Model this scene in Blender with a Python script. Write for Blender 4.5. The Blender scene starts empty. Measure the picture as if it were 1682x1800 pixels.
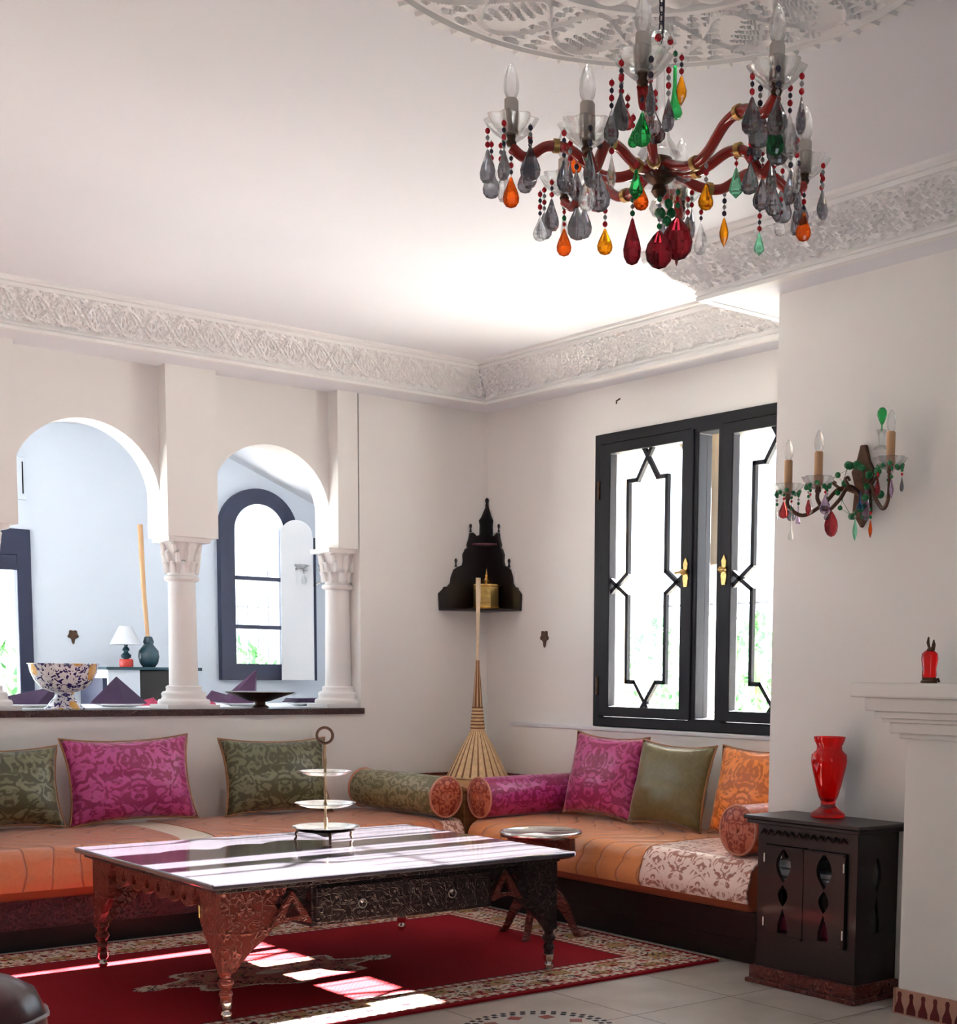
import bpy, bmesh, math, random
from mathutils import Vector, Matrix
from mathutils.geometry import tessellate_polygon
PI = math.pi
random.seed(7)
C = bpy.context.scene.collection
S = bpy.context.scene

# ------------------------------------------------------------------ camera
camd = bpy.data.cameras.new('camera')
camd.sensor_fit = 'HORIZONTAL'; camd.sensor_width = 36
camd.lens = 2504.76 * 36 / 1682
camd.shift_x = -(1100 - 841) / 1682
camd.shift_y = (1440.8 - 900) / 1682
camd.clip_start = 0.05; camd.clip_end = 200
cam = bpy.data.objects.new('camera', camd); C.objects.link(cam); S.camera = cam
r_ = Vector((0.75616252, -0.65427773, 0.01178572))
u_ = Vector((0.05781301, 0.08473402, 0.99472499))
w_ = Vector((0.65182506, 0.75149238, -0.10189845))
M = Matrix((r_, u_, -w_)).transposed().to_4x4(); M.translation = Vector((0, 0, 1.25))
cam.matrix_world = M

# ------------------------------------------------------------------ light
S.view_settings.view_transform = 'Standard'; S.view_settings.look = 'None'
S.view_settings.gamma = 1; S.view_settings.use_curve_mapping = False
S.view_settings.exposure = 1.78
wd = bpy.data.worlds.new('sky'); S.world = wd; wd.use_nodes = True
bg = wd.node_tree.nodes['Background']
bg.inputs[0].default_value = (0.78, 0.89, 1.0, 1); bg.inputs[1].default_value = 1.7
sl = bpy.data.lights.new('sun', 'SUN'); sl.energy = 90; sl.angle = math.radians(0.6); sl.color = (1.0, 0.965, 0.92)
sun = bpy.data.objects.new('sun', sl); C.objects.link(sun)
sun.rotation_euler = Vector((-1, -0.055, -0.485)).to_track_quat('-Z', 'Y').to_euler()
def portal(loc, d, sx, sy):
    l = bpy.data.lights.new('sky_portal', 'AREA'); l.shape = 'RECTANGLE'; l.size = sx; l.size_y = sy
    l.cycles.is_portal = True
    o = bpy.data.objects.new('sky_portal', l); C.objects.link(o); o.location = loc
    o.rotation_euler = Vector(d).to_track_quat('-Z', 'Z').to_euler()
portal((5.6, 5.3, 1.75), (-1, 0, 0), 2.0, 1.9)
portal((0.9, -1.75, 1.4), (0, 1, 0), 0.9, 1.5)  # sky through the unseen opening added behind the camera
portal((2.8, 10.2, 1.3), (0, -1, 0), 1.3, 2.0)
portal((4.95, 10.2, 1.9), (0, -1, 0), 0.9, 1.6)
portal((.5, 10.2, 1.55), (0, -1, 0), 2.2, 1.7)  # sky through the unseen opening added in the dining back wall
S.cycles.max_bounces = 12; S.cycles.diffuse_bounces = 7; S.cycles.transparent_max_bounces = 24
S.cycles.transmission_bounces = 10; S.cycles.glossy_bounces = 5
S.cycles.caustics_reflective = False; S.cycles.caustics_refractive = False
S.cycles.sample_clamp_indirect = 6
S.cycles.use_denoising = True

# ------------------------------------------------------------------ materials
class NT:
    def __init__(s, name):
        s.m = bpy.data.materials.new(name); s.m.use_nodes = True
        s.t = s.m.node_tree; s.n = s.t.nodes; s.l = s.t.links
        s.b = s.n['Principled BSDF']; s.out = s.n['Material Output']
    def new(s, typ, **k):
        n = s.n.new(typ)
        for a, v in k.items():
            if a.startswith('i_'):
                key = a[2:]
                key = int(key) if key.isdigit() else key.replace('_', ' ')
                n.inputs[key].default_value = v
            else: setattr(n, a, v)
        return n
    def link(s, a, b): s.l.new(a, b)
    def math(s, op, a, b=None, c=None):
        n = s.n.new('ShaderNodeMath'); n.operation = op
        for i, v in enumerate((a, b, c)):
            if v is None: continue
            if isinstance(v, (int, float)): n.inputs[i].default_value = v
            else: s.link(v, n.inputs[i])
        return n.outputs[0]
    def setp(s, base=None, rough=None, metal=None, spec=None, **k):
        if base is not None: s.b.inputs['Base Color'].default_value = (*base, 1)
        if rough is not None: s.b.inputs['Roughness'].default_value = rough
        if metal is not None: s.b.inputs['Metallic'].default_value = metal
        if spec is not None: s.b.inputs['Specular IOR Level'].default_value = spec
        for a, v in k.items(): s.b.inputs[a.replace('_', ' ')].default_value = v
    def bump(s, h, strength=0.3, dist=0.01):
        n = s.new('ShaderNodeBump'); n.inputs['Strength'].default_value = strength; n.inputs['Distance'].default_value = dist
        s.link(h, n.inputs['Height']); s.link(n.outputs[0], s.b.inputs['Normal']); return n
    def coord(s, kind='Object'):
        return s.new('ShaderNodeTexCoord').outputs[kind]
    def ramp(s, fac, stops, interp='LINEAR'):
        n = s.new('ShaderNodeValToRGB'); n.color_ramp.interpolation = interp
        e = n.color_ramp.elements
        while len(e) > 1: e.remove(e[0])
        for i, (p, c) in enumerate(stops):
            q = e[0] if i == 0 else e.new(p)
            q.position = p; q.color = (*c, 1)
        s.link(fac, n.inputs[0]); return n.outputs[0]

def simple(name, base, rough=0.5, metal=0.0, noise=0.0, scale=20, bump=0.0, spec=None, var=0.0, **k):
    t = NT(name); t.setp(base, rough, metal, spec, **k)
    if noise or bump or var:
        nz = t.new('ShaderNodeTexNoise', i_Scale=scale, i_Detail=4.0)
        t.link(t.coord(), nz.inputs['Vector'])
        if bump: t.bump(nz.outputs[0], bump, 0.01)
        v = noise or var
        if v:
            lo = tuple(c * (1 - v) for c in base); hi = tuple(min(1, c * (1 + v)) for c in base)
            t.link(t.ramp(nz.outputs[0], [(0.3, lo), (0.7, hi)]), t.b.inputs['Base Color'])
    return t.m

def plaster(name, base):
    t = NT(name); t.setp(base, 0.75, spec=0.25)
    co = t.coord()
    n1 = t.new('ShaderNodeTexNoise', i_Scale=0.9, i_Detail=3.0); t.link(co, n1.inputs['Vector'])
    n2 = t.new('ShaderNodeTexNoise', i_Scale=60.0, i_Detail=4.0); t.link(co, n2.inputs['Vector'])
    lo = tuple(c * 0.97 for c in base); hi = tuple(min(1, c * 1.02) for c in base)
    t.link(t.ramp(n1.outputs[0], [(0.3, lo), (0.7, hi)]), t.b.inputs['Base Color'])
    t.bump(n2.outputs[0], 0.08, 0.005); return t.m

def damask(name, dark, light, scale=7.0, mirror=2.2, rough=(0.45, 0.28), sheen=0.4, axes=(0, 2), soft=0.04, bump=0.15, thr=0.5):
    """satin damask: noise mirrored about vertical lines gives the symmetric scrolls"""
    t = NT(name); co = t.coord()
    sp = t.new('ShaderNodeSeparateXYZ'); t.link(co, sp.inputs[0])
    a, b = sp.outputs[axes[0]], sp.outputs[axes[1]]
    m = t.math('PINGPONG', t.math('MULTIPLY', a, mirror), 0.5)
    nb = t.math('MULTIPLY', b, mirror)
    cb = t.new('ShaderNodeCombineXYZ'); t.link(m, cb.inputs[0]); t.link(nb, cb.inputs[1]); t.link(t.math('MULTIPLY', sp.outputs[3 - axes[0] - axes[1]], mirror), cb.inputs[2])
    nz = t.new('ShaderNodeTexNoise', i_Scale=scale, i_Detail=1.5, i_Distortion=2.2, i_Roughness=0.45); t.link(cb.outputs[0], nz.inputs['Vector'])
    fac = t.ramp(nz.outputs[0], [(thr - soft, (0, 0, 0)), (thr + soft, (1, 1, 1))])
    mx = t.new('ShaderNodeMix', data_type='RGBA'); t.link(fac, mx.inputs[0])
    mx.inputs[6].default_value = (*dark, 1); mx.inputs[7].default_value = (*light, 1)
    t.link(mx.outputs[2], t.b.inputs['Base Color'])
    mr = t.new('ShaderNodeMapRange', i_3=rough[0], i_4=rough[1]); t.link(fac, mr.inputs[0]); t.link(mr.outputs[0], t.b.inputs['Roughness'])
    t.b.inputs['Sheen Weight'].default_value = sheen; t.b.inputs['Sheen Roughness'].default_value = 0.3
    fz = t.new('ShaderNodeTexNoise', i_Scale=300.0, i_Detail=2.0); t.link(co, fz.inputs['Vector'])
    hh = t.math('ADD', fac, t.math('MULTIPLY', fz.outputs[0], 0.3))
    t.bump(hh, bump, 0.004); return t.m

def carved(name, base, rough=0.35, scale=30.0, strength=0.9, dist=0.012, mirror=8.0, hi=None):
    """wood carved with mirrored scrolls"""
    t = NT(name); t.setp(base, rough, spec=0.5); co = t.coord()
    sp = t.new('ShaderNodeSeparateXYZ'); t.link(co, sp.inputs[0])
    m = t.math('PINGPONG', t.math('ADD', sp.outputs[0], sp.outputs[1]), 1.0 / mirror)
    cb = t.new('ShaderNodeCombineXYZ'); t.link(m, cb.inputs[0]); t.link(sp.outputs[2], cb.inputs[1])
    nz = t.new('ShaderNodeTexNoise', i_Scale=scale, i_Detail=1.0, i_Distortion=2.0); t.link(cb.outputs[0], nz.inputs['Vector'])
    f = t.ramp(nz.outputs[0], [(0.44, (0, 0, 0)), (0.5, (1, 1, 1)), (0.56, (0, 0, 0))])
    t.bump(f, strength, dist)
    if hi:
        mx = t.new('ShaderNodeMix', data_type='RGBA'); t.link(f, mx.inputs[0])
        mx.inputs[6].default_value = (*base, 1); mx.inputs[7].default_value = (*hi, 1)
        t.link(mx.outputs[2], t.b.inputs['Base Color'])
    return t.m

def pane_mat(name, tint=(0.97, 0.985, 1.0), gl=0.06):
    t = NT(name); t.n.remove(t.b)
    tr = t.new('ShaderNodeBsdfTransparent'); tr.inputs[0].default_value = (*tint, 1)
    g = t.new('ShaderNodeBsdfGlossy'); g.inputs['Roughness'].default_value = 0.02
    mx = t.new('ShaderNodeMixShader'); mx.inputs[0].default_value = gl
    t.link(tr.outputs[0], mx.inputs[1]); t.link(g.outputs[0], mx.inputs[2]); t.link(mx.outputs[0], t.out.inputs[0]); return t.m

def crystal(name, col, rough=0.03, facets=True, dens=1.0, alpha_mix=0.25):
    """coloured cut glass: refracting with a share of straight transmission so shadows stay light"""
    t = NT(name); t.setp(col, rough, Transmission_Weight=1.0, IOR=1.5)
    tr = t.new('ShaderNodeBsdfTransparent'); tr.inputs[0].default_value = (*col, 1)
    mx = t.new('ShaderNodeMixShader'); mx.inputs[0].default_value = alpha_mix
    t.link(t.b.outputs[0], mx.inputs[1]); t.link(tr.outputs[0], mx.inputs[2]); t.link(mx.outputs[0], t.out.inputs[0])
    return t.m

def wood(name, base, dark, rough=0.3, scale=4.0, coat=0.3):
    t = NT(name); t.setp(base, rough, spec=0.5); co = t.coord()
    mp = t.new('ShaderNodeMapping'); mp.inputs['Scale'].default_value = (scale, scale * 8, scale * 8); t.link(co, mp.inputs[0])
    nz = t.new('ShaderNodeTexNoise', i_Scale=1.5, i_Detail=5.0, i_Distortion=0.6); t.link(mp.outputs[0], nz.inputs['Vector'])
    t.link(t.ramp(nz.outputs[0], [(0.3, dark), (0.7, base)]), t.b.inputs['Base Color'])
    t.b.inputs['Coat Weight'].default_value = coat; t.b.inputs['Coat Roughness'].default_value = 0.08
    t.bump(nz.outputs[0], 0.05, 0.003); return t.m

def tiles(name):
    t = NT(name); t.setp((0.5, 0.47, 0.43), 0.28, spec=0.5); co = t.coord()
    mp = t.new('ShaderNodeMapping'); mp.inputs['Location'].default_value = (0.1, 0.14, 0); t.link(co, mp.inputs[0])
    br = t.new('ShaderNodeTexBrick', offset=0.0, squash=1.0); t.link(mp.outputs[0], br.inputs['Vector'])
    br.inputs['Scale'].default_value = 1.0; br.inputs['Brick Width'].default_value = 0.5; br.inputs['Row Height'].default_value = 0.5
    br.inputs['Mortar Size'].default_value = 0.004; br.inputs['Mortar Smooth'].default_value = 0.2
    br.inputs['Color1'].default_value = (0.47, 0.43, 0.38, 1); br.inputs['Color2'].default_value = (0.53, 0.5, 0.46, 1)
    br.inputs['Mortar'].default_value = (0.16, 0.13, 0.11, 1)
    nz = t.new('ShaderNodeTexNoise', i_Scale=5.0, i_Detail=6.0); t.link(co, nz.inputs['Vector'])
    mx = t.new('ShaderNodeMix', data_type='RGBA', blend_type='MULTIPLY'); mx.inputs[0].default_value = 1.0
    t.link(br.outputs[0], mx.inputs[6]); t.link(t.ramp(nz.outputs[0], [(0.3, (0.78, 0.76, 0.73)), (0.7, (1.05, 1.05, 1.05))]), mx.inputs[7])
    t.link(mx.outputs[2], t.b.inputs['Base Color'])
    t.bump(t.math('SUBTRACT', 1.0, br.outputs['Fac']), 0.4, 0.003); return t.m

def quilt(name, base, dark, rough=0.27, axis=0, period=9.0):
    """satin quilt, stitched in wavy channels"""
    t = NT(name); t.setp(base, rough, spec=0.5); co = t.coord()
    nz = t.new('ShaderNodeTexNoise', i_Scale=2.2, i_Detail=2.0); t.link(co, nz.inputs['Vector'])
    sp = t.new('ShaderNodeSeparateXYZ'); t.link(co, sp.inputs[0])
    other = sp.outputs[1 - axis]
    ph = t.math('ADD', t.math('MULTIPLY', sp.outputs[axis], period), t.math('ADD', t.math('MULTIPLY', nz.outputs[0], 1.6), t.math('SINE', t.math('MULTIPLY', other, 9.0))))
    saw = t.math('ABSOLUTE', t.math('SINE', t.math('MULTIPLY', ph, PI)))
    hgt = t.math('POWER', saw, 0.35)
    wr = t.new('ShaderNodeTexNoise', i_Scale=11.0, i_Detail=4.0, i_Distortion=1.2); t.link(co, wr.inputs['Vector'])
    t.link(t.ramp(hgt, [(0.25, dark), (0.55, base)]), t.b.inputs['Base Color'])
    t.bump(t.math('ADD', hgt, t.math('MULTIPLY', wr.outputs[0], 0.8)), 0.55, 0.018)
    t.b.inputs['Sheen Weight'].default_value = 0.3; return t.m

MT = {}
MT['wall'] = plaster('cream wall plaster', (0.80, 0.79, 0.762))
MT['ceil'] = plaster('white ceiling plaster', (0.74, 0.75, 0.785))
MT['stucco'] = plaster('carved white stucco', (0.78, 0.78, 0.775))
MT['dwall'] = plaster('white paint with blue daylight tint', (0.68, 0.74, 0.83))  # dining walls tinted blue: cool daylight cast put into the paint
MT['colm'] = plaster('white column plaster', (0.80, 0.785, 0.77))
MT['tile'] = tiles('beige stone floor tile')
MT['blackwood'] = simple('black painted window wood', (0.008, 0.008, 0.012), 0.55, bump=0.05, scale=40, spec=0.25)
MT['bluewood'] = simple('navy painted wood', (0.015, 0.020, 0.055), 0.45, bump=0.05, scale=40)
MT['pane'] = pane_mat('window glass')
MT['brass'] = simple('old brass', (0.55, 0.36, 0.13), 0.32, 1.0, noise=0.3, scale=60)
MT['gold'] = simple('polished brass', (0.95, 0.62, 0.22), 0.25, 1.0, noise=0.2, scale=50)
MT['silver'] = simple('tarnished silver', (0.72, 0.70, 0.66), 0.22, 1.0, noise=0.15, scale=30)
MT['darkmetal'] = simple('dark bronze', (0.10, 0.055, 0.035), 0.4, 0.8, noise=0.3, scale=60)
MT['iron'] = simple('white painted iron', (0.75, 0.76, 0.78), 0.5)
MT['tabletop'] = wood('polished black brown wood', (0.092, 0.082, 0.098), (0.062, 0.055, 0.066), 0.14, coat=0.8)
MT['redwood'] = carved('carved red mahogany', (0.115, 0.016, 0.009), 0.36, 20.0, 1.0, hi=(0.30, 0.07, 0.045))
MT['darkshadecarve'] = carved('carved dark and shaded mahogany', (0.014, 0.004, 0.004), 0.42, 22.0, 0.9, hi=(0.035, 0.010, 0.010))  # shade put into the colour for the table's long side and right legs
MT['sofawood'] = carved('carved plum brown sofa wood', (0.085, 0.022, 0.030), 0.4, 26.0, 0.8, hi=(0.16, 0.06, 0.075))
MT['ebony'] = wood('near black stained wood', (0.010, 0.004, 0.004), (0.005, 0.003, 0.003), 0.42, coat=0.12)
MT['counter'] = carved('carved brown counter edge', (0.055, 0.022, 0.025), 0.4, 24.0, 0.8, hi=(0.13, 0.07, 0.05))
MT['chest'] = wood('orange brown cane wood', (0.50, 0.24, 0.08), (0.30, 0.12, 0.04), 0.4)
MT['magenta'] = damask('magenta satin damask', (0.27, 0.014, 0.10), (0.50, 0.07, 0.27))
MT['magenta2'] = damask('rose magenta satin damask', (0.27, 0.012, 0.085), (0.50, 0.06, 0.23))
MT['olive'] = damask('olive green satin damask', (0.060, 0.062, 0.024), (0.17, 0.175, 0.095))
MT['olive2'] = damask('plain olive satin', (0.115, 0.10, 0.035), (0.15, 0.13, 0.05), soft=0.2)
MT['orange'] = damask('orange satin damask', (0.50, 0.12, 0.01), (0.85, 0.26, 0.04))
MT['olivebol'] = damask('olive gold satin damask', (0.13, 0.115, 0.045), (0.28, 0.25, 0.13), axes=(1, 2), scale=8)
MT['magbol'] = damask('magenta bolster damask', (0.26, 0.01, 0.09), (0.46, 0.05, 0.24), axes=(0, 2), scale=8)
MT['capdam'] = damask('rust satin end cap', (0.27, 0.035, 0.015), (0.55, 0.15, 0.08), scale=5, mirror=5.0)
MT['capdam2'] = damask('rust satin end cap turned', (0.27, 0.035, 0.015), (0.55, 0.15, 0.08), scale=5, mirror=5.0, axes=(1, 2))
MT['rustbol'] = damask('rust orange bolster damask', (0.50, 0.10, 0.03), (0.68, 0.20, 0.08), axes=(0, 2), scale=8)
MT['goldpipe'] = simple('bronze cord piping', (0.32, 0.15, 0.06), 0.5, bump=0.4, scale=150)
MT['roseband'] = simple('pink cord piping', (0.60, 0.25, 0.17), 0.5, bump=0.4, scale=150)
MT['quiltA'] = quilt('copper satin quilt', (0.58, 0.185, 0.075), (0.32, 0.08, 0.03), axis=0, period=7.0)
MT['quiltB'] = quilt('gold orange satin quilt', (0.72, 0.27, 0.085), (0.42, 0.12, 0.04), axis=1, period=6.0)
MT['creamband'] = simple('cream satin', (0.72, 0.62, 0.50), 0.4, bump=0.15, scale=30)
MT['creamdam'] = damask('cream and rose satin damask', (0.42, 0.17, 0.12), (0.88, 0.68, 0.60), axes=(1, 2), scale=6, mirror=3.4, thr=0.46)
MT['creamdamA'] = damask('cream and rose damask end', (0.42, 0.17, 0.12), (0.86, 0.62, 0.52), axes=(0, 1), scale=9, mirror=3.6, thr=0.46)
MT['mattress'] = simple('rust mattress ticking', (0.35, 0.08, 0.03), 0.6)
MT['napkin'] = simple('aubergine linen napkin', (0.030, 0.007, 0.050), 0.7, bump=0.2, scale=120)
MT['napkin2'] = simple('plum linen napkin', (0.075, 0.022, 0.08), 0.7, bump=0.2, scale=120)
MT['pink'] = simple('crimson pink linen', (0.45, 0.03, 0.10), 0.7)
MT['cloth'] = simple('white table linen', (0.82, 0.83, 0.86), 0.7)
MT['clothpink'] = simple('bright pink cotton', (0.75, 0.12, 0.25), 0.8)
MT['china'] = simple('white china', (0.85, 0.85, 0.86), 0.15)
MT['redglass'] = crystal('ruby red glass', (0.93, 0.012, 0.012), 0.04, facets=False, alpha_mix=0.15)
MT['g_clear'] = crystal('clear glass', (0.93, 0.94, 0.94), 0.02, facets=False, alpha_mix=0.55)
MT['g_smoke'] = crystal('smoky grey crystal', (0.34, 0.34, 0.37))
MT['g_amber'] = crystal('amber crystal', (0.95, 0.42, 0.01))
MT['g_orange'] = crystal('orange crystal', (0.85, 0.16, 0.01))
MT['g_green'] = crystal('green crystal', (0.05, 0.55, 0.16))
MT['g_dkgreen'] = crystal('dark green crystal', (0.01, 0.25, 0.07))
MT['g_mint'] = crystal('pale green crystal', (0.35, 0.85, 0.60))
MT['g_burg'] = crystal('burgundy crystal', (0.20, 0.008, 0.015), alpha_mix=0.05)
MT['g_rose'] = crystal('rose brown crystal', (0.50, 0.05, 0.06), alpha_mix=0.15)
MT['g_lilac'] = crystal('lilac crystal', (0.75, 0.62, 0.85))
MT['g_blue'] = crystal('blue crystal', (0.10, 0.35, 0.75))
MT['redtube'] = simple('glossy red glass tube', (0.38, 0.022, 0.015), 0.12, Coat_Weight=0.6)
MT['redbead'] = simple('red bead glass', (0.55, 0.01, 0.02), 0.12)
MT['blackbead'] = simple('dark smoke bead glass', (0.04, 0.03, 0.05), 0.12)
MT['greybead'] = simple('grey bead glass', (0.35, 0.33, 0.33), 0.15)
MT['greenbead'] = simple('green bead glass', (0.01, 0.17, 0.05), 0.12)
MT['candle'] = simple('ivory candle sleeve', (0.68, 0.60, 0.53), 0.5)
MT['tancandle'] = simple('tan candle sleeve', (0.55, 0.32, 0.16), 0.5)
MT['straw'] = simple('pale straw', (0.72, 0.50, 0.27), 0.6, noise=0.15, scale=40, bump=0.3)
MT['strawdark'] = simple('brown cane binding', (0.22, 0.085, 0.03), 0.6)
MT['bamboo'] = simple('pale bamboo', (0.70, 0.56, 0.38), 0.45, noise=0.1, scale=15)
MT['lampshade'] = simple('pale grey lampshade', (0.62, 0.65, 0.70), 0.8)
MT['redlac'] = simple('red lacquer', (0.60, 0.03, 0.02), 0.25)
MT['teal'] = simple('dark teal glaze', (0.02, 0.055, 0.075), 0.2)
MT['leather'] = simple('dark oxblood leather', (0.050, 0.010, 0.012), 0.3, noise=0.4, scale=8, bump=0.2)
MT['pipegrey'] = simple('grey leather piping', (0.25, 0.24, 0.25), 0.35)
MT['terracotta'] = simple('terracotta mosaic tile', (0.50, 0.27, 0.19), 0.4, noise=0.12, scale=12)
MT['mosaicpale'] = simple('pale mosaic stone', (0.50, 0.47, 0.43), 0.3)
MT['mosaicred'] = simple('red mosaic stone', (0.25, 0.03, 0.02), 0.3)
MT['oldgold'] = simple('dull aged gilding', (0.38, 0.27, 0.16), 0.4, 0.9, noise=0.3, scale=60)
MT['darkmosaic'] = simple('dark red mosaic tile', (0.11, 0.008, 0.010), 0.35)
MT['stone'] = simple('beige exterior render', (0.62, 0.50, 0.34), 0.8, noise=0.1, scale=8)
MT['leaf'] = simple('garden leaf', (0.05, 0.17, 0.045), 0.6, noise=0.4, scale=3)
MT['bark'] = simple('bark', (0.18, 0.13, 0.09), 0.8)
MT['ground'] = simple('pale gravel ground', (0.60, 0.58, 0.54), 0.9, noise=0.1, scale=4)
MT['rugred'] = simple('red rug wool', (0.26, 0.010, 0.015), 0.95, bump=0.5, scale=260, spec=0.1)
MT['rugcream'] = simple('cream rug wool', (0.62, 0.52, 0.42), 0.95, bump=0.5, scale=260, spec=0.1)
MT['rugdark'] = simple('dark rug wool', (0.055, 0.025, 0.030), 0.95, bump=0.5, scale=260, spec=0.1)
MT['ruggold'] = simple('ochre rug wool', (0.40, 0.26, 0.12), 0.95, bump=0.5, scale=260, spec=0.1)
MT['rugrose'] = simple('rose rug wool', (0.45, 0.17, 0.14), 0.95, bump=0.5, scale=260, spec=0.1)
MT['fringe'] = simple('cream wool fringe', (0.55, 0.48, 0.38), 0.95)

def china_mat():
    t = NT('white china painted with blue leaves and yellow flowers'); t.setp((0.85, 0.85, 0.86), 0.15); co = t.coord()
    n = t.new('ShaderNodeTexNoise', i_Scale=55.0, i_Detail=1.0, i_Distortion=0.8); t.link(co, n.inputs['Vector'])
    c1 = t.ramp(n.outputs[0], [(0.53, (0.80, 0.80, 0.84)), (0.56, (0.03, 0.02, 0.14))])
    v = t.new('ShaderNodeTexVoronoi', i_Scale=10.0); t.link(co, v.inputs['Vector'])
    f = t.ramp(v.outputs['Distance'], [(0.34, (1, 1, 1)), (0.38, (0, 0, 0))])
    mx = t.new('ShaderNodeMix', data_type='RGBA'); t.link(f, mx.inputs[0]); t.link(c1, mx.inputs[6]); mx.inputs[7].default_value = (0.75, 0.42, 0.12, 1)
    t.link(mx.outputs[2], t.b.inputs['Base Color']); return t.m
MT['paintchina'] = china_mat()

# ------------------------------------------------------------------ mesh helpers
class MB:
    def __init__(s): s.v = []; s.f = []; s.mi = []
    def add(s, vs, fs, m=0, xf=None):
        o = len(s.v)
        if xf is not None: vs = [xf @ Vector(p) for p in vs]
        s.v += [tuple(p) for p in vs]
        for f in fs: s.f.append([o + i for i in f]); s.mi.append(m)
        return s
    def box(s, a, b, m=0, xf=None):
        (x0, y0, z0), (x1, y1, z1) = a, b
        vs = [(x0,y0,z0),(x1,y0,z0),(x1,y1,z0),(x0,y1,z0),(x0,y0,z1),(x1,y0,z1),(x1,y1,z1),(x0,y1,z1)]
        return s.add(vs, [(0,3,2,1),(4,5,6,7),(0,1,5,4),(1,2,6,5),(2,3,7,6),(3,0,4,7)], m, xf)
    def lathe(s, prof, c=(0,0,0), n=24, m=0, xf=None, lobes=0, amp=0.0, mfun=None, sx=1.0, sy=1.0):
        vs = []; fs = []; k = len(prof)
        for i in range(n):
            a = 2 * PI * i / n; q = 1 + amp * math.cos(lobes * a) if lobes else 1
            for (r, z) in prof: vs.append((c[0] + r*q*math.cos(a)*sx, c[1] + r*q*math.sin(a)*sy, c[2] + z))
        o = len(s.v)
        s.add(vs, [], m, xf)
        for i in range(n):
            j = (i + 1) % n
            for t in range(k - 1):
                s.f.append([o+i*k+t, o+j*k+t, o+j*k+t+1, o+i*k+t+1]); s.mi.append(mfun(i, t) if mfun else m)
        if prof[0][0] > 1e-5: s.f.append([o + i*k for i in reversed(range(n))]); s.mi.append(m)
        if prof[-1][0] > 1e-5: s.f.append([o + i*k + k-1 for i in range(n)]); s.mi.append(m)
        return s
    def tube(s, pts, r, n=8, m=0, closed=False, xf=None):
        P = [Vector(p) for p in pts]; k = len(P); R = r if isinstance(r, (list, tuple)) else [r]*k
        vs = []; up = None
        for i, p in enumerate(P):
            a = P[i-1] if (i > 0 or closed) else p; b = P[(i+1) % k] if (i < k-1 or closed) else p
            t = (b - a)
            if t.length < 1e-9: t = Vector((0,0,1))
            t.normalize()
            if up is None:
                up = Vector((0,0,1)) if abs(t.z) < 0.9 else Vector((1,0,0))
            x = up - t * up.dot(t)
            if x.length < 1e-6: x = Vector((0,1,0)) - t * t.y
            x.normalize(); up = x; y = t.cross(x)
            for j in range(n):
                a_ = 2*PI*j/n; vs.append(p + (x*math.cos(a_) + y*math.sin(a_)) * R[i])
        fs = []
        for i in range(k if closed else k-1):
            i2 = (i+1) % k
            for j in range(n): fs.append((i*n+j, i*n+(j+1)%n, i2*n+(j+1)%n, i2*n+j))
        if not closed: fs.append(tuple(reversed(range(n)))); fs.append(tuple((k-1)*n + j for j in range(n)))
        return s.add(vs, fs, m, xf)
    def ball(s, c, r, n=10, m=0, sx=1, sy=1, sz=1, xf=None):
        k = max(4, n // 2 + 1)
        prof = [(r*math.sin(PI*i/k), -r*math.cos(PI*i/k)) for i in range(k+1)]
        prof[0] = (0, -r); prof[-1] = (0, r)
        x2 = Matrix.Translation(Vector(c)) @ Matrix.Diagonal((sx, sy, sz, 1))
        if xf is not None: x2 = xf @ x2
        return s.lathe(prof, n=n, m=m, xf=x2)
    def poly(s, outer, holes, f, d, m=0):
        """2D outline with holes extruded: f(u,v,w) -> point, w from 0 to d"""
        loops = [outer] + list(holes)
        tr = tessellate_polygon([[Vector((p[0], p[1], 0)) for p in L] for L in loops])
        flat = [p for L in loops for p in L]; n = len(flat)
        vs = [f(p[0], p[1], 0) for p in flat] + [f(p[0], p[1], d) for p in flat]
        fs = []
        for t in tr: fs.append(tuple(t)); fs.append(tuple(n + i for i in reversed(t)))
        o = 0
        for L in loops:
            k = len(L)
            for i in range(k): fs.append((o+i, o+(i+1)%k, n+o+(i+1)%k, n+o+i))
            o += k
        return s.add(vs, fs, m)
    def grid(s, nu, nv, f, m=0, mf=None, closeu=False):
        o = len(s.v)
        for i in range(nu + (0 if closeu else 1)):
            for j in range(nv + 1): s.v.append(tuple(f(i / nu, j / nv)))
        k = nv + 1; N = nu if closeu else nu + 1
        for i in range(nu):
            for j in range(nv):
                i2 = (i + 1) % N
                s.f.append([o+i*k+j, o+i2*k+j, o+i2*k+j+1, o+i*k+j+1]); s.mi.append(mf(i, j) if mf else m)
        return s
    def mesh(s, name, mats, smooth=None, weld=False):
        me = bpy.data.meshes.new(name); me.from_pydata(s.v, [], s.f)
        for m in (mats if isinstance(mats, (list, tuple)) else [mats]): me.materials.append(MT[m] if isinstance(m, str) else m)
        me.polygons.foreach_set('material_index', s.mi)
        bm = bmesh.new(); bm.from_mesh(me)
        if weld: bmesh.ops.remove_doubles(bm, verts=bm.verts, dist=1e-5)
        bmesh.ops.recalc_face_normals(bm, faces=bm.faces); bm.to_mesh(me); bm.free()
        if smooth is not None:
            me.polygons.foreach_set('use_smooth', [True] * len(me.polygons))
            if smooth < 170: me.set_sharp_from_angle(angle=math.radians(smooth))
        me.update(); return me

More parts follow.
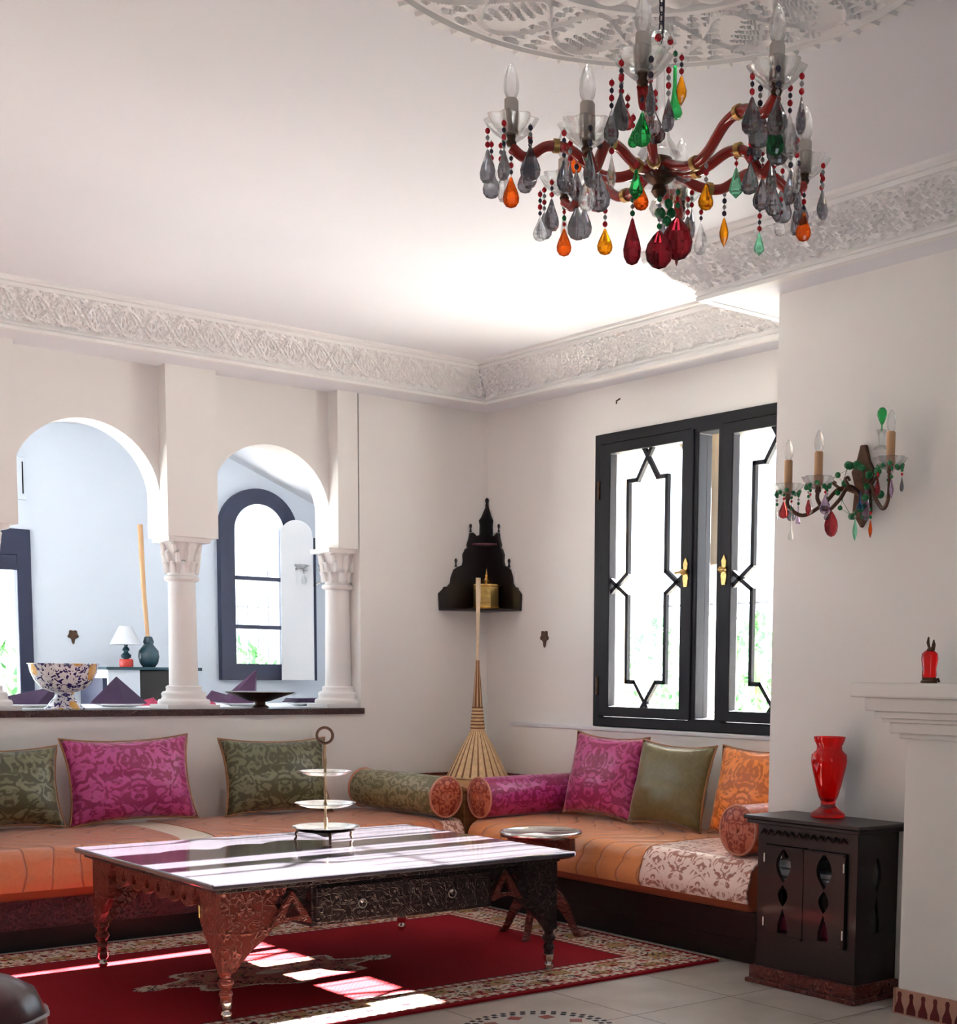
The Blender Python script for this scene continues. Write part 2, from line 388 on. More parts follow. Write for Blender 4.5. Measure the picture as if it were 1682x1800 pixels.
def link(name, me, parent=None, loc=None, rot=None, scale=None):
    o = bpy.data.objects.new(name, me); C.objects.link(o)
    if parent is not None: o.parent = parent
    if loc is not None: o.location = loc
    if rot is not None: o.rotation_euler = rot
    if scale is not None: o.scale = scale
    return o
def obj(name, mb, mats, parent=None, smooth=None, bevel=0, loc=None, rot=None, weld=False):
    o = link(name, mb.mesh(name, mats, smooth, weld), parent, loc, rot)
    if bevel:
        b = o.modifiers.new('bevel', 'BEVEL'); b.width = bevel; b.segments = 2; b.limit_method = 'ANGLE'; b.angle_limit = math.radians(40)
    return o
def tag(o, label, cat, group=None):
    o['label'] = label; o['category'] = cat
    if group: o['group'] = group
    return o
def thing(name, label, cat, loc=(0,0,0), rotz=0, group=None):
    o = bpy.data.objects.new(name, None); C.objects.link(o); o.location = loc; o.rotation_euler = (0,0,rotz)
    o.empty_display_size = 0.1
    return tag(o, label, cat, group)
def struct(name, mb, mats, parent=None, smooth=None, bevel=0, **k):
    o = obj(name, mb, mats, parent, smooth, bevel, **k)
    if parent is None: o['kind'] = 'structure'
    return o
def sroot(name, loc=(0,0,0)):
    o = bpy.data.objects.new(name, None); C.objects.link(o); o.location = loc; o['kind'] = 'structure'; return o
def arc(cx, cy, r, a0, a1, n):
    return [(cx + r*math.cos(math.radians(a0 + (a1-a0)*i/n)), cy + r*math.sin(math.radians(a0 + (a1-a0)*i/n))) for i in range(n+1)]

# ================================================================== SETTING
YA, XB, ZS, ZC = 7.25, 5.14, 2.81, 3.0        # arcade wall, window wall, soffit, ceiling
XC, YC = 4.43, 4.18                            # fireplace wall plane and its end
X0, Y0 = -2.3, -1.6                            # unseen sides of the room

m = MB(); m.box((X0-.15, Y0-.15, -.12), (6.2, 7.51, 0)); struct('floor', m, 'tile')
m = MB(); m.box((-1.3, 7.51, -.12), (6.2, 10.3, 0.28)); struct('floor_dining', m, 'tile')
m = MB(); m.box((X0-.15, Y0-.15, ZC), (5.6, 7.6, ZC+.12)); struct('ceiling', m, 'ceil')

# arcade wall: parapet, arched panel set back 10 cm, pilasters, plain wall to the corner
m = MB()
m.box((X0-.15, 7.25, 0), (4.25, 7.51, 1.0))
m.box((4.25, 7.25, 0), (5.52, 7.51, ZC))
m.box((X0-.15, 7.25, 1.0), (2.09, 7.51, ZC))
def arch(cx, r, zs, zb, n=28): return [(cx - r, zb)] + [(cx + r*math.cos(a), zs + r*math.sin(a)) for a in [PI - PI*i/n for i in range(n+1)]] + [(cx + r, zb)]
out = [(2.2, ZC), (2.2, 1.94)] + arch(2.74, .38, 2.12, 1.94) + arch(3.752, .362, 2.12, 1.94) + [(4.2, 1.94), (4.2, ZC)]
m.poly(out, [], lambda u, v, w: (u, 7.35 + w, v), .16)
m.box((2.085, 7.249, 1.938), (2.363, 7.512, ZC)); m.box((3.117, 7.25, 1.938), (3.393, 7.512, ZC)); m.box((4.111, 7.244, 1.938), (4.238, 7.512, ZC))
struct('wall_back', m, 'wall')

# window wall with its opening, ledge, exterior arcade seen through the glass
m = MB()
W0, W1, WZ0, WZ1 = 4.40, 6.20, .955, 2.555
m.box((5.14, W1, 0), (5.30, 7.51, ZC)); m.box((5.14, YC-.2, 0), (5.30, W0, ZC))
m.box((5.14, W0, 0), (5.30, W1, WZ0)); m.box((5.14, W0, WZ1), (5.30, W1, ZC))
m.box((5.105, YC, 0), (5.145, 6.96, .93))
struct('wall_right', m, 'wall')
m = MB(); m.poly([(XC, Y0), (XC+.22, Y0), (XC+.22, YC-.22), (5.139, YC-.22), (5.139, YC), (XC, YC)], [], lambda u, v, w: (u, v, w), ZC); struct('wall_fireplace', m, 'wall')
# outer skin: two arches over a slim column
m = MB()
def shoe(cy, r, zs, zb):
    pts = [(cy - r + .03, zb)]
    for i in range(0, 33):
        a = math.radians(205 - 230*i/32); pts.append((cy + r*math.cos(a), zs + r*math.sin(a)))
    pts.append((cy + r - .03, zb)); return pts
out = [(4.0, 2.95), (4.0, 0), (6.9, 0), (6.9, 2.95)]
hh_ = shoe(4.975, .445, 2.18, .93)[:-1] + [(5.435, 1.83), (5.645, 1.83)] + shoe(6.02, .36, 2.22, .93)[1:]
m.poly(out, [hh_[::-1]], lambda u, v, w: (5.36 + w, u, v), .14)
struct('wall_outer', m, 'stone')
m = MB(); m.lathe([(.055, .93), (.055, .97), (.04, 1.0), (.036, 1.68), (.05, 1.72), (.06, 1.80), (.065, 1.83)], (5.43, 5.54, 0), 20)
o = obj('garden_column', m, 'colm', smooth=50); tag(o, 'slim pale column outside the latticed window, behind its centre strip', 'column')

# unseen walls behind and left of the camera; opening behind added for fill daylight
m = MB()
m.box((X0-.15, Y0-.15, 0), (X0, 7.51, ZC))
struct('wall_left', m, 'wall')
m = MB()
m.box((X0, Y0-.15, 0), (.45, Y0, ZC)); m.box((1.35, Y0-.15, 0), (XC+.2, Y0, ZC)); m.box((.45, Y0-.15, 2.15), (1.35, Y0, ZC)); m.box((.45, Y0-.15, 0), (1.35, Y0, .65))
struct('wall_front', m, 'wall')

# dropped soffits
yA = 7.02; xB = 4.965; yR = 4.47; xD = 4.26
m = MB()
m.poly([(X0, yA), (xB, yA), (xB, yR), (xD, yR), (xD, Y0), (XC+.1, Y0), (XC+.1, YC-.05), (5.2, YC-.05), (5.2, 7.36), (X0, 7.36)], [], lambda u, v, w: (u, v, ZS + w), ZC - ZS + .05)
struct('trim_1', m, 'ceil')

# carved stucco bands (real relief)
def relief(u, v, hh):
    """interlaced stems, diamonds and leaf dots; u runs along, v in 0..1"""
    p = .30
    a = (u % p) / p; s1 = .5 + .38*math.sin(2*PI*a); s2 = .5 - .38*math.sin(2*PI*a)
    d1 = min(abs(v - s1), abs(v - s2))
    b = (a * 2) % 1; d2 = abs(abs(b - .5) * 1.3 + abs(v - .5) * .9 - .42)
    h = max(0, 1 - (d1 / .055)**2, 1 - (d2 / .05)**2)
    x = (a - .5 if a > .25 and a < .75 else (a if a <= .25 else a - 1)) * p; y = (v - .5) * hh
    ang = math.atan2(y, x); rr = math.hypot(x, y)
    sp = math.sin(ang * 5 + rr * 130) * math.cos(ang * 3 - rr * 170)
    dots = math.sin(u * 210 + 2*math.sin(v*9)) * math.sin(v * 26 + 1.5*math.sin(u*70))
    leaf = .62 if sp > -.15 else .0
    if dots > .55: leaf = 0
    h = max(h, leaf)
    if v < .045 or v > .955: h = .8
    return h
def band(path, inw, name):
    # path: bottom line points with mitre inward offsets; profile from soffit edge up into the tray
    for k in range(len(path) - 1):
        (x0, y0), (x1, y1) = path[k], path[k+1]; (a0, b0), (a1, b1) = inw[k], inw[k+1]
        L = math.hypot(x1 - x0, y1 - y0)
        z0, z1, d1 = ZS + .035, ZC - .028, .165
        H = math.hypot(z1 - z0, d1)
        nx, ny = ((a0 + a1), (b0 + b1)); q = math.hypot(nx, ny); nx /= q; ny /= q
        if abs(x1-x0) > abs(y1-y0): nx = 0; ny = math.copysign(1, ny)
        else: ny = 0; nx = math.copysign(1, nx)
        nh = Vector((nx * (z1-z0), ny * (z1-z0), -d1)).normalized()
        m = MB(); nu = int(L / .0065); nv = 40
        def f(s, t):
            d = .004 + d1 * t
            px = x0 + (x1-x0)*s + (a0 + (a1-a0)*s) * d; py = y0 + (y1-y0)*s + (b0 + (b1-b0)*s) * d
            h = relief(s * L + k * .1, t, H) * .016
            edge = 1 if 0 < s < 1 else 0
            return Vector((px, py, z0 + (z1-z0)*t)) + nh * (h*edge - .004)
        m.grid(nu, nv, f)
        # mouldings below and above
        def strip(prof):
            n = len(prof)
            vs = []
            for (xx, yy, aa, bb) in ((x0, y0, a0, b0), (x1, y1, a1, b1)):
                for (d, z) in prof: vs.append((xx + aa*d, yy + bb*d, z))
            m.add(vs, [(i, (i+1) % n, n + (i+1) % n, n + i) for i in range(n)] + [tuple(range(n)), tuple(range(2*n-1, n-1, -1))])
        strip([(-.03, ZS-.004), (.012, ZS-.004), (.016, ZS+.010), (.008, ZS+.018), (.020, ZS+.024), (.014, ZS+.038), (-.03, ZS+.038)])
        strip([(.150, ZC-.034), (.172, ZC-.040), (.180, ZC-.026), (.176, ZC-.018), (.196, ZC-.012), (.200, ZC+.002), (.150, ZC+.002)])
        struct(name + str(k + band.n), m, 'stucco', smooth=40)
    band.n += len(path) - 1
band.n = 2
band([(1.55, yA), (xB, yA), (xB, yR), (xD, yR), (xD, 1.9)], [(0, -1), (-1, -1), (-1, 1), (-1, 1), (-1, 0)], 'trim_')

# ceiling rose
def rose(r, a):
    R = .76; u = r / R
    n = 16
    if u > .955: return .7 * (1 if math.sin(a*70) > -.2 else .35)
    if u > .90 or (.50 < u < .53): return .75 if (u > .90 and u < .915) or u > .94 or u < .53 else .15
    if u > .53:
        s = math.sin(a * n / 2 + PI/2); v = (u - .715) / .185
        d = min(abs(v - .85*math.cos(a*n/2)), abs(v + .85*math.cos(a*n/2)))
        h = max(0, 1 - (d/.12)**2)
        lo = math.sin(a*n*2.5 + u*60) * math.sin(u*75 + 2*math.sin(a*n))
        return max(h, .6 if lo > -.2 else .05)
    if u > .36:
        k = (a / (2*PI) * 24) % 1 - .5; v = (u - .43) / .075
        q = k*k*4.5 + v*v
        return max(.1, 1 - q*.8) if q < 1 else .1
    lo = math.sin(a*24 + u*40) * math.sin(u*60)
    return .6 if lo > -.1 else .1
m = MB()
def rf(s, t):
    a = 2*PI*s; r = .05 + .71*t
    return (2.37 + r*math.cos(a), 2.67 + r*math.sin(a), ZC - .004 - (.020 * rose(r, a) if t < .999 else -.004))
m.grid(900, 105, rf, closeu=True)
m.lathe([(0, -.03), (.06, -.03), (.06, 0)], (2.37, 2.67, ZC - .002), 24)
struct('trim_6', m, 'stucco', smooth=40)

# dining room shell
m = MB()
DY = 10.0
d_out = [(-1.2, 0.28), (6.2, 0.28), (6.2, 3.3), (-1.2, 3.3)]
door_hole = [(2.30, .29), (3.325, .29), (3.325, 2.165), (2.30, 2.165)]
win_hole = [(4.70, 1.17)] + [(5.24, 1.17)] + arc(4.97, 2.30, .27, 0, 180, 20) + []
m.poly(d_out, [door_hole, win_hole, [(-.6, .7), (1.6, .7), (1.6, 2.4), (-.6, 2.4)]], lambda u, v, w: (u, DY + w, v), .2)  # last hole: unseen opening added to brighten the dining room
struct('wall_dining_back', m, 'dwall')
m = MB(); m.poly([(7.51, .28), (DY, .28), (DY, 3.3), (7.51, 3.3)], [], lambda u, v, w: (5.62 + w, u, v), .15)
m.box((-1.3, 7.51, .28), (-1.15, DY, 3.3)); struct('wall_dining_side', m, 'dwall')
m = MB(); m.box((-1.3, 7.5, 2.9), (4.5, DY, 3.02)); 
m.add([(4.5, 7.5, 2.9), (4.5, DY, 2.9), (5.8, DY, 2.38), (5.8, 7.5, 2.38), (4.5, 7.5, 3.02), (4.5, DY, 3.02), (5.8, DY, 2.5), (5.8, 7.5, 2.5)], [(0,1,2,3),(4,7,6,5),(0,3,7,4),(1,5,6,2),(0,4,5,1),(3,2,6,7)])
struct('ceiling_dining', m, 'ceil')

# dark glazed door at the far left of the dining room
d = sroot('door_1', (2.30, DY, .29))
m = MB(); out = [(0, 0), (1.025, 0), (1.025, 1.875), (0, 1.875)]
m.poly(out, [[(.09, .09), (.50, .09), (.50, 1.70), (.09, 1.70)], [(.57, .09), (.93, .09), (.93, 1.70), (.57, 1.70)]], lambda u, v, w: (u, -.03 + w, v), .07)
m.box((.57, -.035, 1.60), (.93, .0, 1.70)); struct('door_frame', m, 'bluewood', d, bevel=.006)
m = MB(); m.box((.09, -.002, .09), (.93, .002, 1.70)); struct('door_glass', m, 'pane', d)

# arched window with its inner leaf folded open to the right
d = sroot('window_2', (4.98, DY - .01, 1.19))
def archring(hw, z0, zs):  # outline counter-clockwise
    return [(-hw, z0), (hw, z0)] + arc(0, zs, hw, 0, 180, 24)
m = MB(); m.poly(archring(.315, -.02, 1.08), [archring(.20, .10, 1.08)], lambda u, v, w: (u, -.05 + w, v), .10)
m.box((-.20, -.02, .36), (.20, .02, .39)); m.box((-.20, -.02, .72), (.20, .02, .75)); struct('window_frame', m, 'bluewood', d, bevel=.006)
m = MB(); m.poly(archring(.20, .10, 1.08), [], lambda u, v, w: (u, -.002 + w, v), .004); struct('window_glass', m, 'pane', d)
m = MB()
lf = [(0, .02), (.22, .02), (.22, 1.08)] + arc(0, 1.08, .22, 0, 90, 12)[1:]
hl_ = [(.035, .07), (.035, .95), (.185, .95), (.185, .07)]
ca, sa = math.cos(math.radians(-28)), math.sin(math.radians(-28))
lf2 = [(-.0, .02), (.24, .02)] + [(.24, 1.10)] + arc(.12, 1.10, .12, 0, 180, 14)[1:] 
m.poly(lf2, [], lambda u, v, w: (.16 + u*ca + w*sa, -.06 + u*sa - w*ca, v - .04), .03)
struct('glare_leaf', m, 'ceil', d, bevel=.004)  # open glass leaf, its bright reflection put into plain white
m = MB()
m.tube([(.16 + .245*ca, -.075 + .245*sa, -.02), (.16 + .245*ca, -.075 + .245*sa, 1.05)], .011, 6); struct('leaf_edge', m, 'bluewood', d)

# large latticed window, two casements and a fixed strip between
win = sroot('window_1', (5.14, 5.30, 0))      # local: y along the wall
def wf(u, v, w): return (-.02 + w, u, v)
m = MB(); HW = .90
def rect(a, b, c, d_): return [(a, c), (b, c), (b, d_), (a, d_)]
m.poly(rect(-HW, HW, WZ0, WZ1), [rect(.125, HW-.055, WZ0+.055, WZ1-.055), rect(-HW+.055, -.125, WZ0+.055, WZ1-.055), rect(-.072, .072, 1.02, 2.475)], wf, .10)
struct('window_frame', m, 'blackwood', win, bevel=.006)
m = MB(); m.box((.04, -.072, 1.02), (.044, .072, 2.475)); struct('window_glass', m, 'pane', win)
def casement(y0, y1, hy):
    m = MB(); a, b = WZ0 + .058, WZ1 - .058
    st = .085
    m.poly(rect(y0, y1, a, b), [rect(y0+st, y1-st, a+.055, b-.055)], lambda u, v, w: (-.03 + w, u, v), .055)
    cs = struct('casement', m, 'blackwood', win, bevel=.005)
    gy0, gy1, gz0, gz1 = y0+st, y1-st, a+.055, b-.055
    w_, h_ = gy1 - gy0, gz1 - gz0
    def P(u, v): return (-.005, gy1 - u*w_, gz1 - v*h_)
    halfs = [[(.57, -.01), (.36, .115), (.23, .115), (.23, .475), (-.01, .545)], [(-.01, .495), (.23, .56), (.23, .90), (.35, .90), (.56, 1.01)]]
    m = MB()
    for L in halfs:
        for mir in (0, 1):
            pts = [P(1-u if mir else u, v) for u, v in L]
            for p, q in zip(pts, pts[1:]):
                p, q = Vector(p), Vector(q); t = (q - p).normalized(); n = Vector((0, -t.z, t.y)) * .011; e = t * .008
                vs = [p-e-n, p-e+n, q+e+n, q+e-n]
                vs = [v_ + Vector((-.010 + .0004*mir, 0, 0)) for v_ in vs] + [v_ + Vector((.012, 0, 0)) for v_ in vs]
                m.add(vs, [(0,1,2,3),(7,6,5,4),(0,4,5,1),(1,5,6,2),(2,6,7,3),(3,7,4,0)])
    struct('lattice', m, 'blackwood', cs)
    m = MB(); m.box((.004, gy0, gz0), (.008, gy1, gz1)); struct('glass_pane', m, 'pane', cs)
    m = MB()
    m.poly([(hy-.012, 1.70), (hy+.012, 1.70), (hy+.020, 1.745), (hy+.012, 1.78), (hy+.016, 1.82), (hy, 1.85), (hy-.016, 1.82), (hy-.012, 1.78), (hy-.020, 1.745)], [], lambda u, v, w: (-.036 + w, u, v), .01)
    m.ball((-.055, hy, 1.775), .016, 12); m.tube([(-.06, hy, 1.775), (-.068, hy + .045*(1 if hy > 0 else -1), 1.77)], [.008, .006], 8)
    h = struct('handle', m, 'brass', cs, smooth=50)
    m = MB()
    he = y1 + .004 if hy > 0 and y1 > .5 else y0 - .004
    for z in (1.18, 2.25): m.tube([(-.034, he, z - .05), (-.034, he, z + .05)], .008, 8)
    struct('hinge', m, 'darkmetal', cs, smooth=50)
casement(.10, .843, .14)
casement(-.843, -.10, -.14)
m = MB(); m.box((5.10, YC+.01, WZ0-.024), (5.24, 6.96, WZ0-.002)); struct('trim_7', m, 'ceil', bevel=.004)

# iron grille outside the latticed window
m = MB()
y = 4.50
while y < 6.2:
    m.tube([(5.335, y, .97), (5.335, y, 1.74)], .006, 6); y += .115
m.tube([(5.335, 4.42, 1.05), (5.335, 6.18, 1.05)], .007, 6); m.tube([(5.335, 4.42, 1.62), (5.335, 6.18, 1.62)], .007, 6)
g = obj('window_grille', m, 'iron', smooth=60); tag(g, 'white iron bars outside the large latticed window', 'window grille')
m = MB()
x = 4.80
while x < 5.2: m.tube([(x, 10.14, 1.17), (x, 10.14, 2.0)], .006, 6); x += .085
m.tube([(4.7, 10.14, 1.72), (5.24, 10.14, 1.72)], .006, 6)
g = obj('window_grille', m, 'iron', smooth=60); tag(g, 'white iron bars outside the arched dining room window', 'window grille')

# fireplace breast, mantel and mosaic skirting
fp = thing('fireplace', 'white plaster fireplace with stepped mantel beside the dark cabinet', 'fireplace', (4.2, 3.28, 0))
m = MB(); m.box((0, -2.6, 0), (.28, 0, 1.06)); obj('chimney_pier', m, 'wall', fp, bevel=.006)
m = MB()
for (z0, z1, e) in ((1.025, 1.045, .02), (1.045, 1.085, .045), (1.085, 1.10, .065), (1.10, 1.125, .085), (1.125, 1.175, .11)): m.box((-e, -2.6, z0), (.28, e, z1))
obj('mantel_moulding', m, 'wall', fp, bevel=.006)
m = MB(); m.box((-.15, -2.6, 1.175), (.28, .15, 1.228)); obj('mantel_shelf', m, 'wall', fp, bevel=.008)
m = MB(); m.box((4.188, .8, 0), (4.2, 3.285, .095)); m.box((4.188, 3.28, 0), (4.30, 3.292, .095))
y = 3.262
while y > 2.5:
    b = [(-.021, .006), (.021, .006), (.020, .024), (.008, .052), (.007, .066), (.010, .074), (.006, .086), (-.006, .086), (-.010, .074), (-.007, .066), (-.008, .052), (-.020, .024)]
    m.poly([(y + p, q) for p, q in b], [], lambda u, v, w: (4.1878 - .0012 + w, u, v), .003, m=1); y -= .054
struct('baseboard_right', m, ['terracotta', 'darkmosaic'])

# mosaic medallion let into the floor tiles in front of the rug
m = MB()
mc = (2.99, 3.90)
m.lathe([(0, 0), (.285, 0), (.285, .0012), (0, .0012)], (mc[0], mc[1], .0002), 48, m=0)
for ring, n, rr, sz in ((0, 44, .27, .019), (1, 40, .243, .019), (2, 10, .19, .045)):
    for i in range(n):
        a = 2*PI*i/n + ring*.07
        x, y = mc[0] + rr*math.cos(a), mc[1] + rr*math.sin(a)
        xf = Matrix.Translation((x, y, .0012)) @ Matrix.Rotation(a + (PI/4 if ring == 2 else 0), 4, 'Z')
        m.box((-sz/2, -sz/2, 0), (sz/2, sz/2, .0012), 1 if ring < 2 else 2, xf)
struct('trim_8', m, ['mosaicpale', 'blackwood', 'mosaicred'])

# switch plates and the small wall hatch
def plate(name, label, f, mat):
    m = MB()
    pts = []
    for i in range(48):
        a = 2*PI*i/48; r = .034 + .005*math.cos(5*a - PI/2 + PI)
        pts.append((r*math.cos(a), r*math.sin(a)*1.0))
    m.poly(pts, [], f, .008)
    m.poly([(-.012, -.03), (.012, -.03), (.009, -.052), (0, -.064), (-.009, -.052)], [], f, .007)
    o = obj(name, m, mat, bevel=.002); tag(o, label, 'wall ornament')
plate('switch_plate', 'small brass lobed plate on the wall left of the latticed window', lambda u, v, w: (5.139 - w, 6.667 + u, 1.46 + v), 'darkmetal')
plate('switch_plate', 'small bronze lobed plate on the far dining room wall', lambda u, v, w: (3.60 + u, DY - .001 - w, 1.47 + v), 'darkmetal')
m = MB(); m.box((3.05, DY-.02, 2.36), (3.31, DY+.01, 2.64)); hb = obj('wall_hatch', m, 'dwall', bevel=.004); tag(hb, 'small white square hatch high on the far dining room wall', 'wall hatch')
m = MB(); m.box((3.285, DY-.024, 2.40), (3.292, DY-.019, 2.61)); obj('hatch_gap', m, 'blackwood', hb)
m = MB(); m.tube([(5.135, 6.01, 2.73), (5.11, 6.01, 2.715), (5.11, 6.01, 2.70)], .004, 6); o = obj('wall_hook', m, 'darkmetal'); tag(o, 'tiny dark hook under the cornice above the latticed window', 'hook')

# columns of the arcade
def column(x, label, y=7.40):
    t = thing('column', label, 'column', (x, y, 1.035), 0, 'white plaster arcade columns')
    m = MB(); m.box((-.145, -.13, 0), (.145, .11, .022))
    m.lathe([(.135, .022), (.138, .035), (.132, .048), (.118, .052), (.114, .064), (.118, .078), (.110, .09), (.094, .094), (.092, .106), (.094, .116), (.084, .124)], n=32)
    obj('column_base', m, 'colm', t, smooth=50)
    m = MB(); m.lathe([(.076, .12), (.074, .3), (.070, .68)], n=32); obj('shaft', m, 'colm', t, smooth=60)
    m = MB()
    m.lathe([(.072, .675), (.088, .682), (.092, .692), (.088, .702), (.074, .708), (.072, .715), (.080, .79), (.092, .86), (.098, .88)], n=32)
    for row, (z, r, n, hh) in enumerate(((.72, .078, 10, .06), (.775, .084, 10, .06), (.825, .094, 8, .05))):
        for i in range(n):
            a = 2*PI*(i + .5*(row % 2))/n; c, s = math.cos(a), math.sin(a)
            m.tube([(r*c, r*s, z), ((r+.006)*c, (r+.006)*s, z+hh*.6), ((r+.016)*c, (r+.016)*s, z+hh*.95), ((r+.020)*c, (r+.020)*s, z+hh*.8)], [.016, .014, .010, .005], 6)
    m.box((-.115, -.115, .88), (.115, .105, .905))
    obj('capital', m, 'colm', t, smooth=50)
    return t
column(2.215, 'leftmost arcade column, only its base edge showing')
column(3.25, 'full white arcade column with leaf capital between the two arches')
column(4.19, 'white arcade column half built into the wall at the right end')
bc = thing('bar_counter', 'dark carved wooden counter top under the arcade columns', 'counter', (2.0, 7.3, 1.0))
m = MB(); m.box((-.2, -.075, .001), (2.262, -.052, .035)); obj('carved_edge', m, 'counter', bc, bevel=.003)
m = MB(); m.box((.095, -.052, .001), (2.248, .30, .034)); obj('counter_board', m, 'ebony', bc)

# ================================================================== RUG
def build_rug():
    x0, x1, y0, y1 = .98, 4.35, 4.37, 6.34
    t = thing('rug', 'large red rug with central medallion and cream floral border under the coffee table', 'rug', (x0, y0, 0))
    W, H = x1 - x0, y1 - y0; c = .0105
    nu, nv = int(W/c), int(H/c)
    RED, CR, DK, GO, RO = 0, 1, 2, 3, 4
    def motif(u, v, s=1.0, bgc=CR):
        a = math.sin(u*s*95 + 2.2*math.sin(v*s*55)) * math.sin(v*s*90 + 2.0*math.sin(u*s*48))
        b = math.sin(u*s*38 + 1.0) * math.sin(v*s*42)
        if a > .55: return DK
        if a < -.62: return RO
        if b > .72: return GO
        if b < -.80: return RED
        return bgc
    def col(i, j):
        x = (i + .5)*c; y = (j + .5)*c
        d = min(x, W - x, y, H - y)
        u, v = x, y
        if d < .028: return RED
        if d < .045: return DK if int((x + y)/c/2) % 2 else CR
        if d < .075: return CR if (int((x if min(y, H-y) == d else y)/c/3) % 2) else RO
        if d < .085: return RED
        if d < .255:
            k = motif(u, v, 1.0, CR if (math.sin(u*21)*math.sin(v*21) < .35) else GO); return k
        if d < .265: return RED
        if d < .295: return CR if (int((x if min(y, H-y) == d else y)/c/2) % 2) else RO
        if d < .305: return DK
        # medallion
        mx, my = x - 1.70, y - .945
        r = abs(mx)/.56 + abs(my)/.30; a = math.atan2(my/.30, mx/.56); q = math.hypot(mx/.50, my/.27)
        lim = .86 + .10*math.cos(8*a)
        if q < lim:
            if q > lim - .07: return CR
            if q < .22: return RO if q > .12 else CR
            return motif(mx, my, 1.25, RO)
        for sx in (-1, 1):
            px = mx - sx*.50
            if (px/.075)**2 + (my/.05)**2 < 1: return motif(mx, my, 1.6, CR)
            if abs(abs(mx) - .40) < .02 and abs(my) < .01: return CR
        # corner spandrel dots
        return RED
    m = MB()
    m.grid(nu, nv, lambda s, t_: (s*nu*c, t_*nv*c, .011 + .0006*math.sin(s*900)*math.sin(t_*700)), mf=col)
    m.box((0, 0, .0006), (nu*c, nv*c, .0105), RED)
    obj('rug_pile', m, ['rugred', 'rugcream', 'rugdark', 'ruggold', 'rugrose'], t)
    m = MB(); rnd = random.Random(3); y = .01
    while y < H:
        l = .026 + rnd.random()*.014; dy = (rnd.random() - .5)*.03
        for e in range(3): m.tube([(nu*c, y, .008), (nu*c + l*.5, y + dy*.5 + (e-1)*.003, .009 + .004*rnd.random()), (nu*c + l, y + dy + (e-1)*.006, .004)], [.0022, .0022, .0014], 4)
        y += .022
    obj('fringe', m, 'fringe', t)
build_rug()

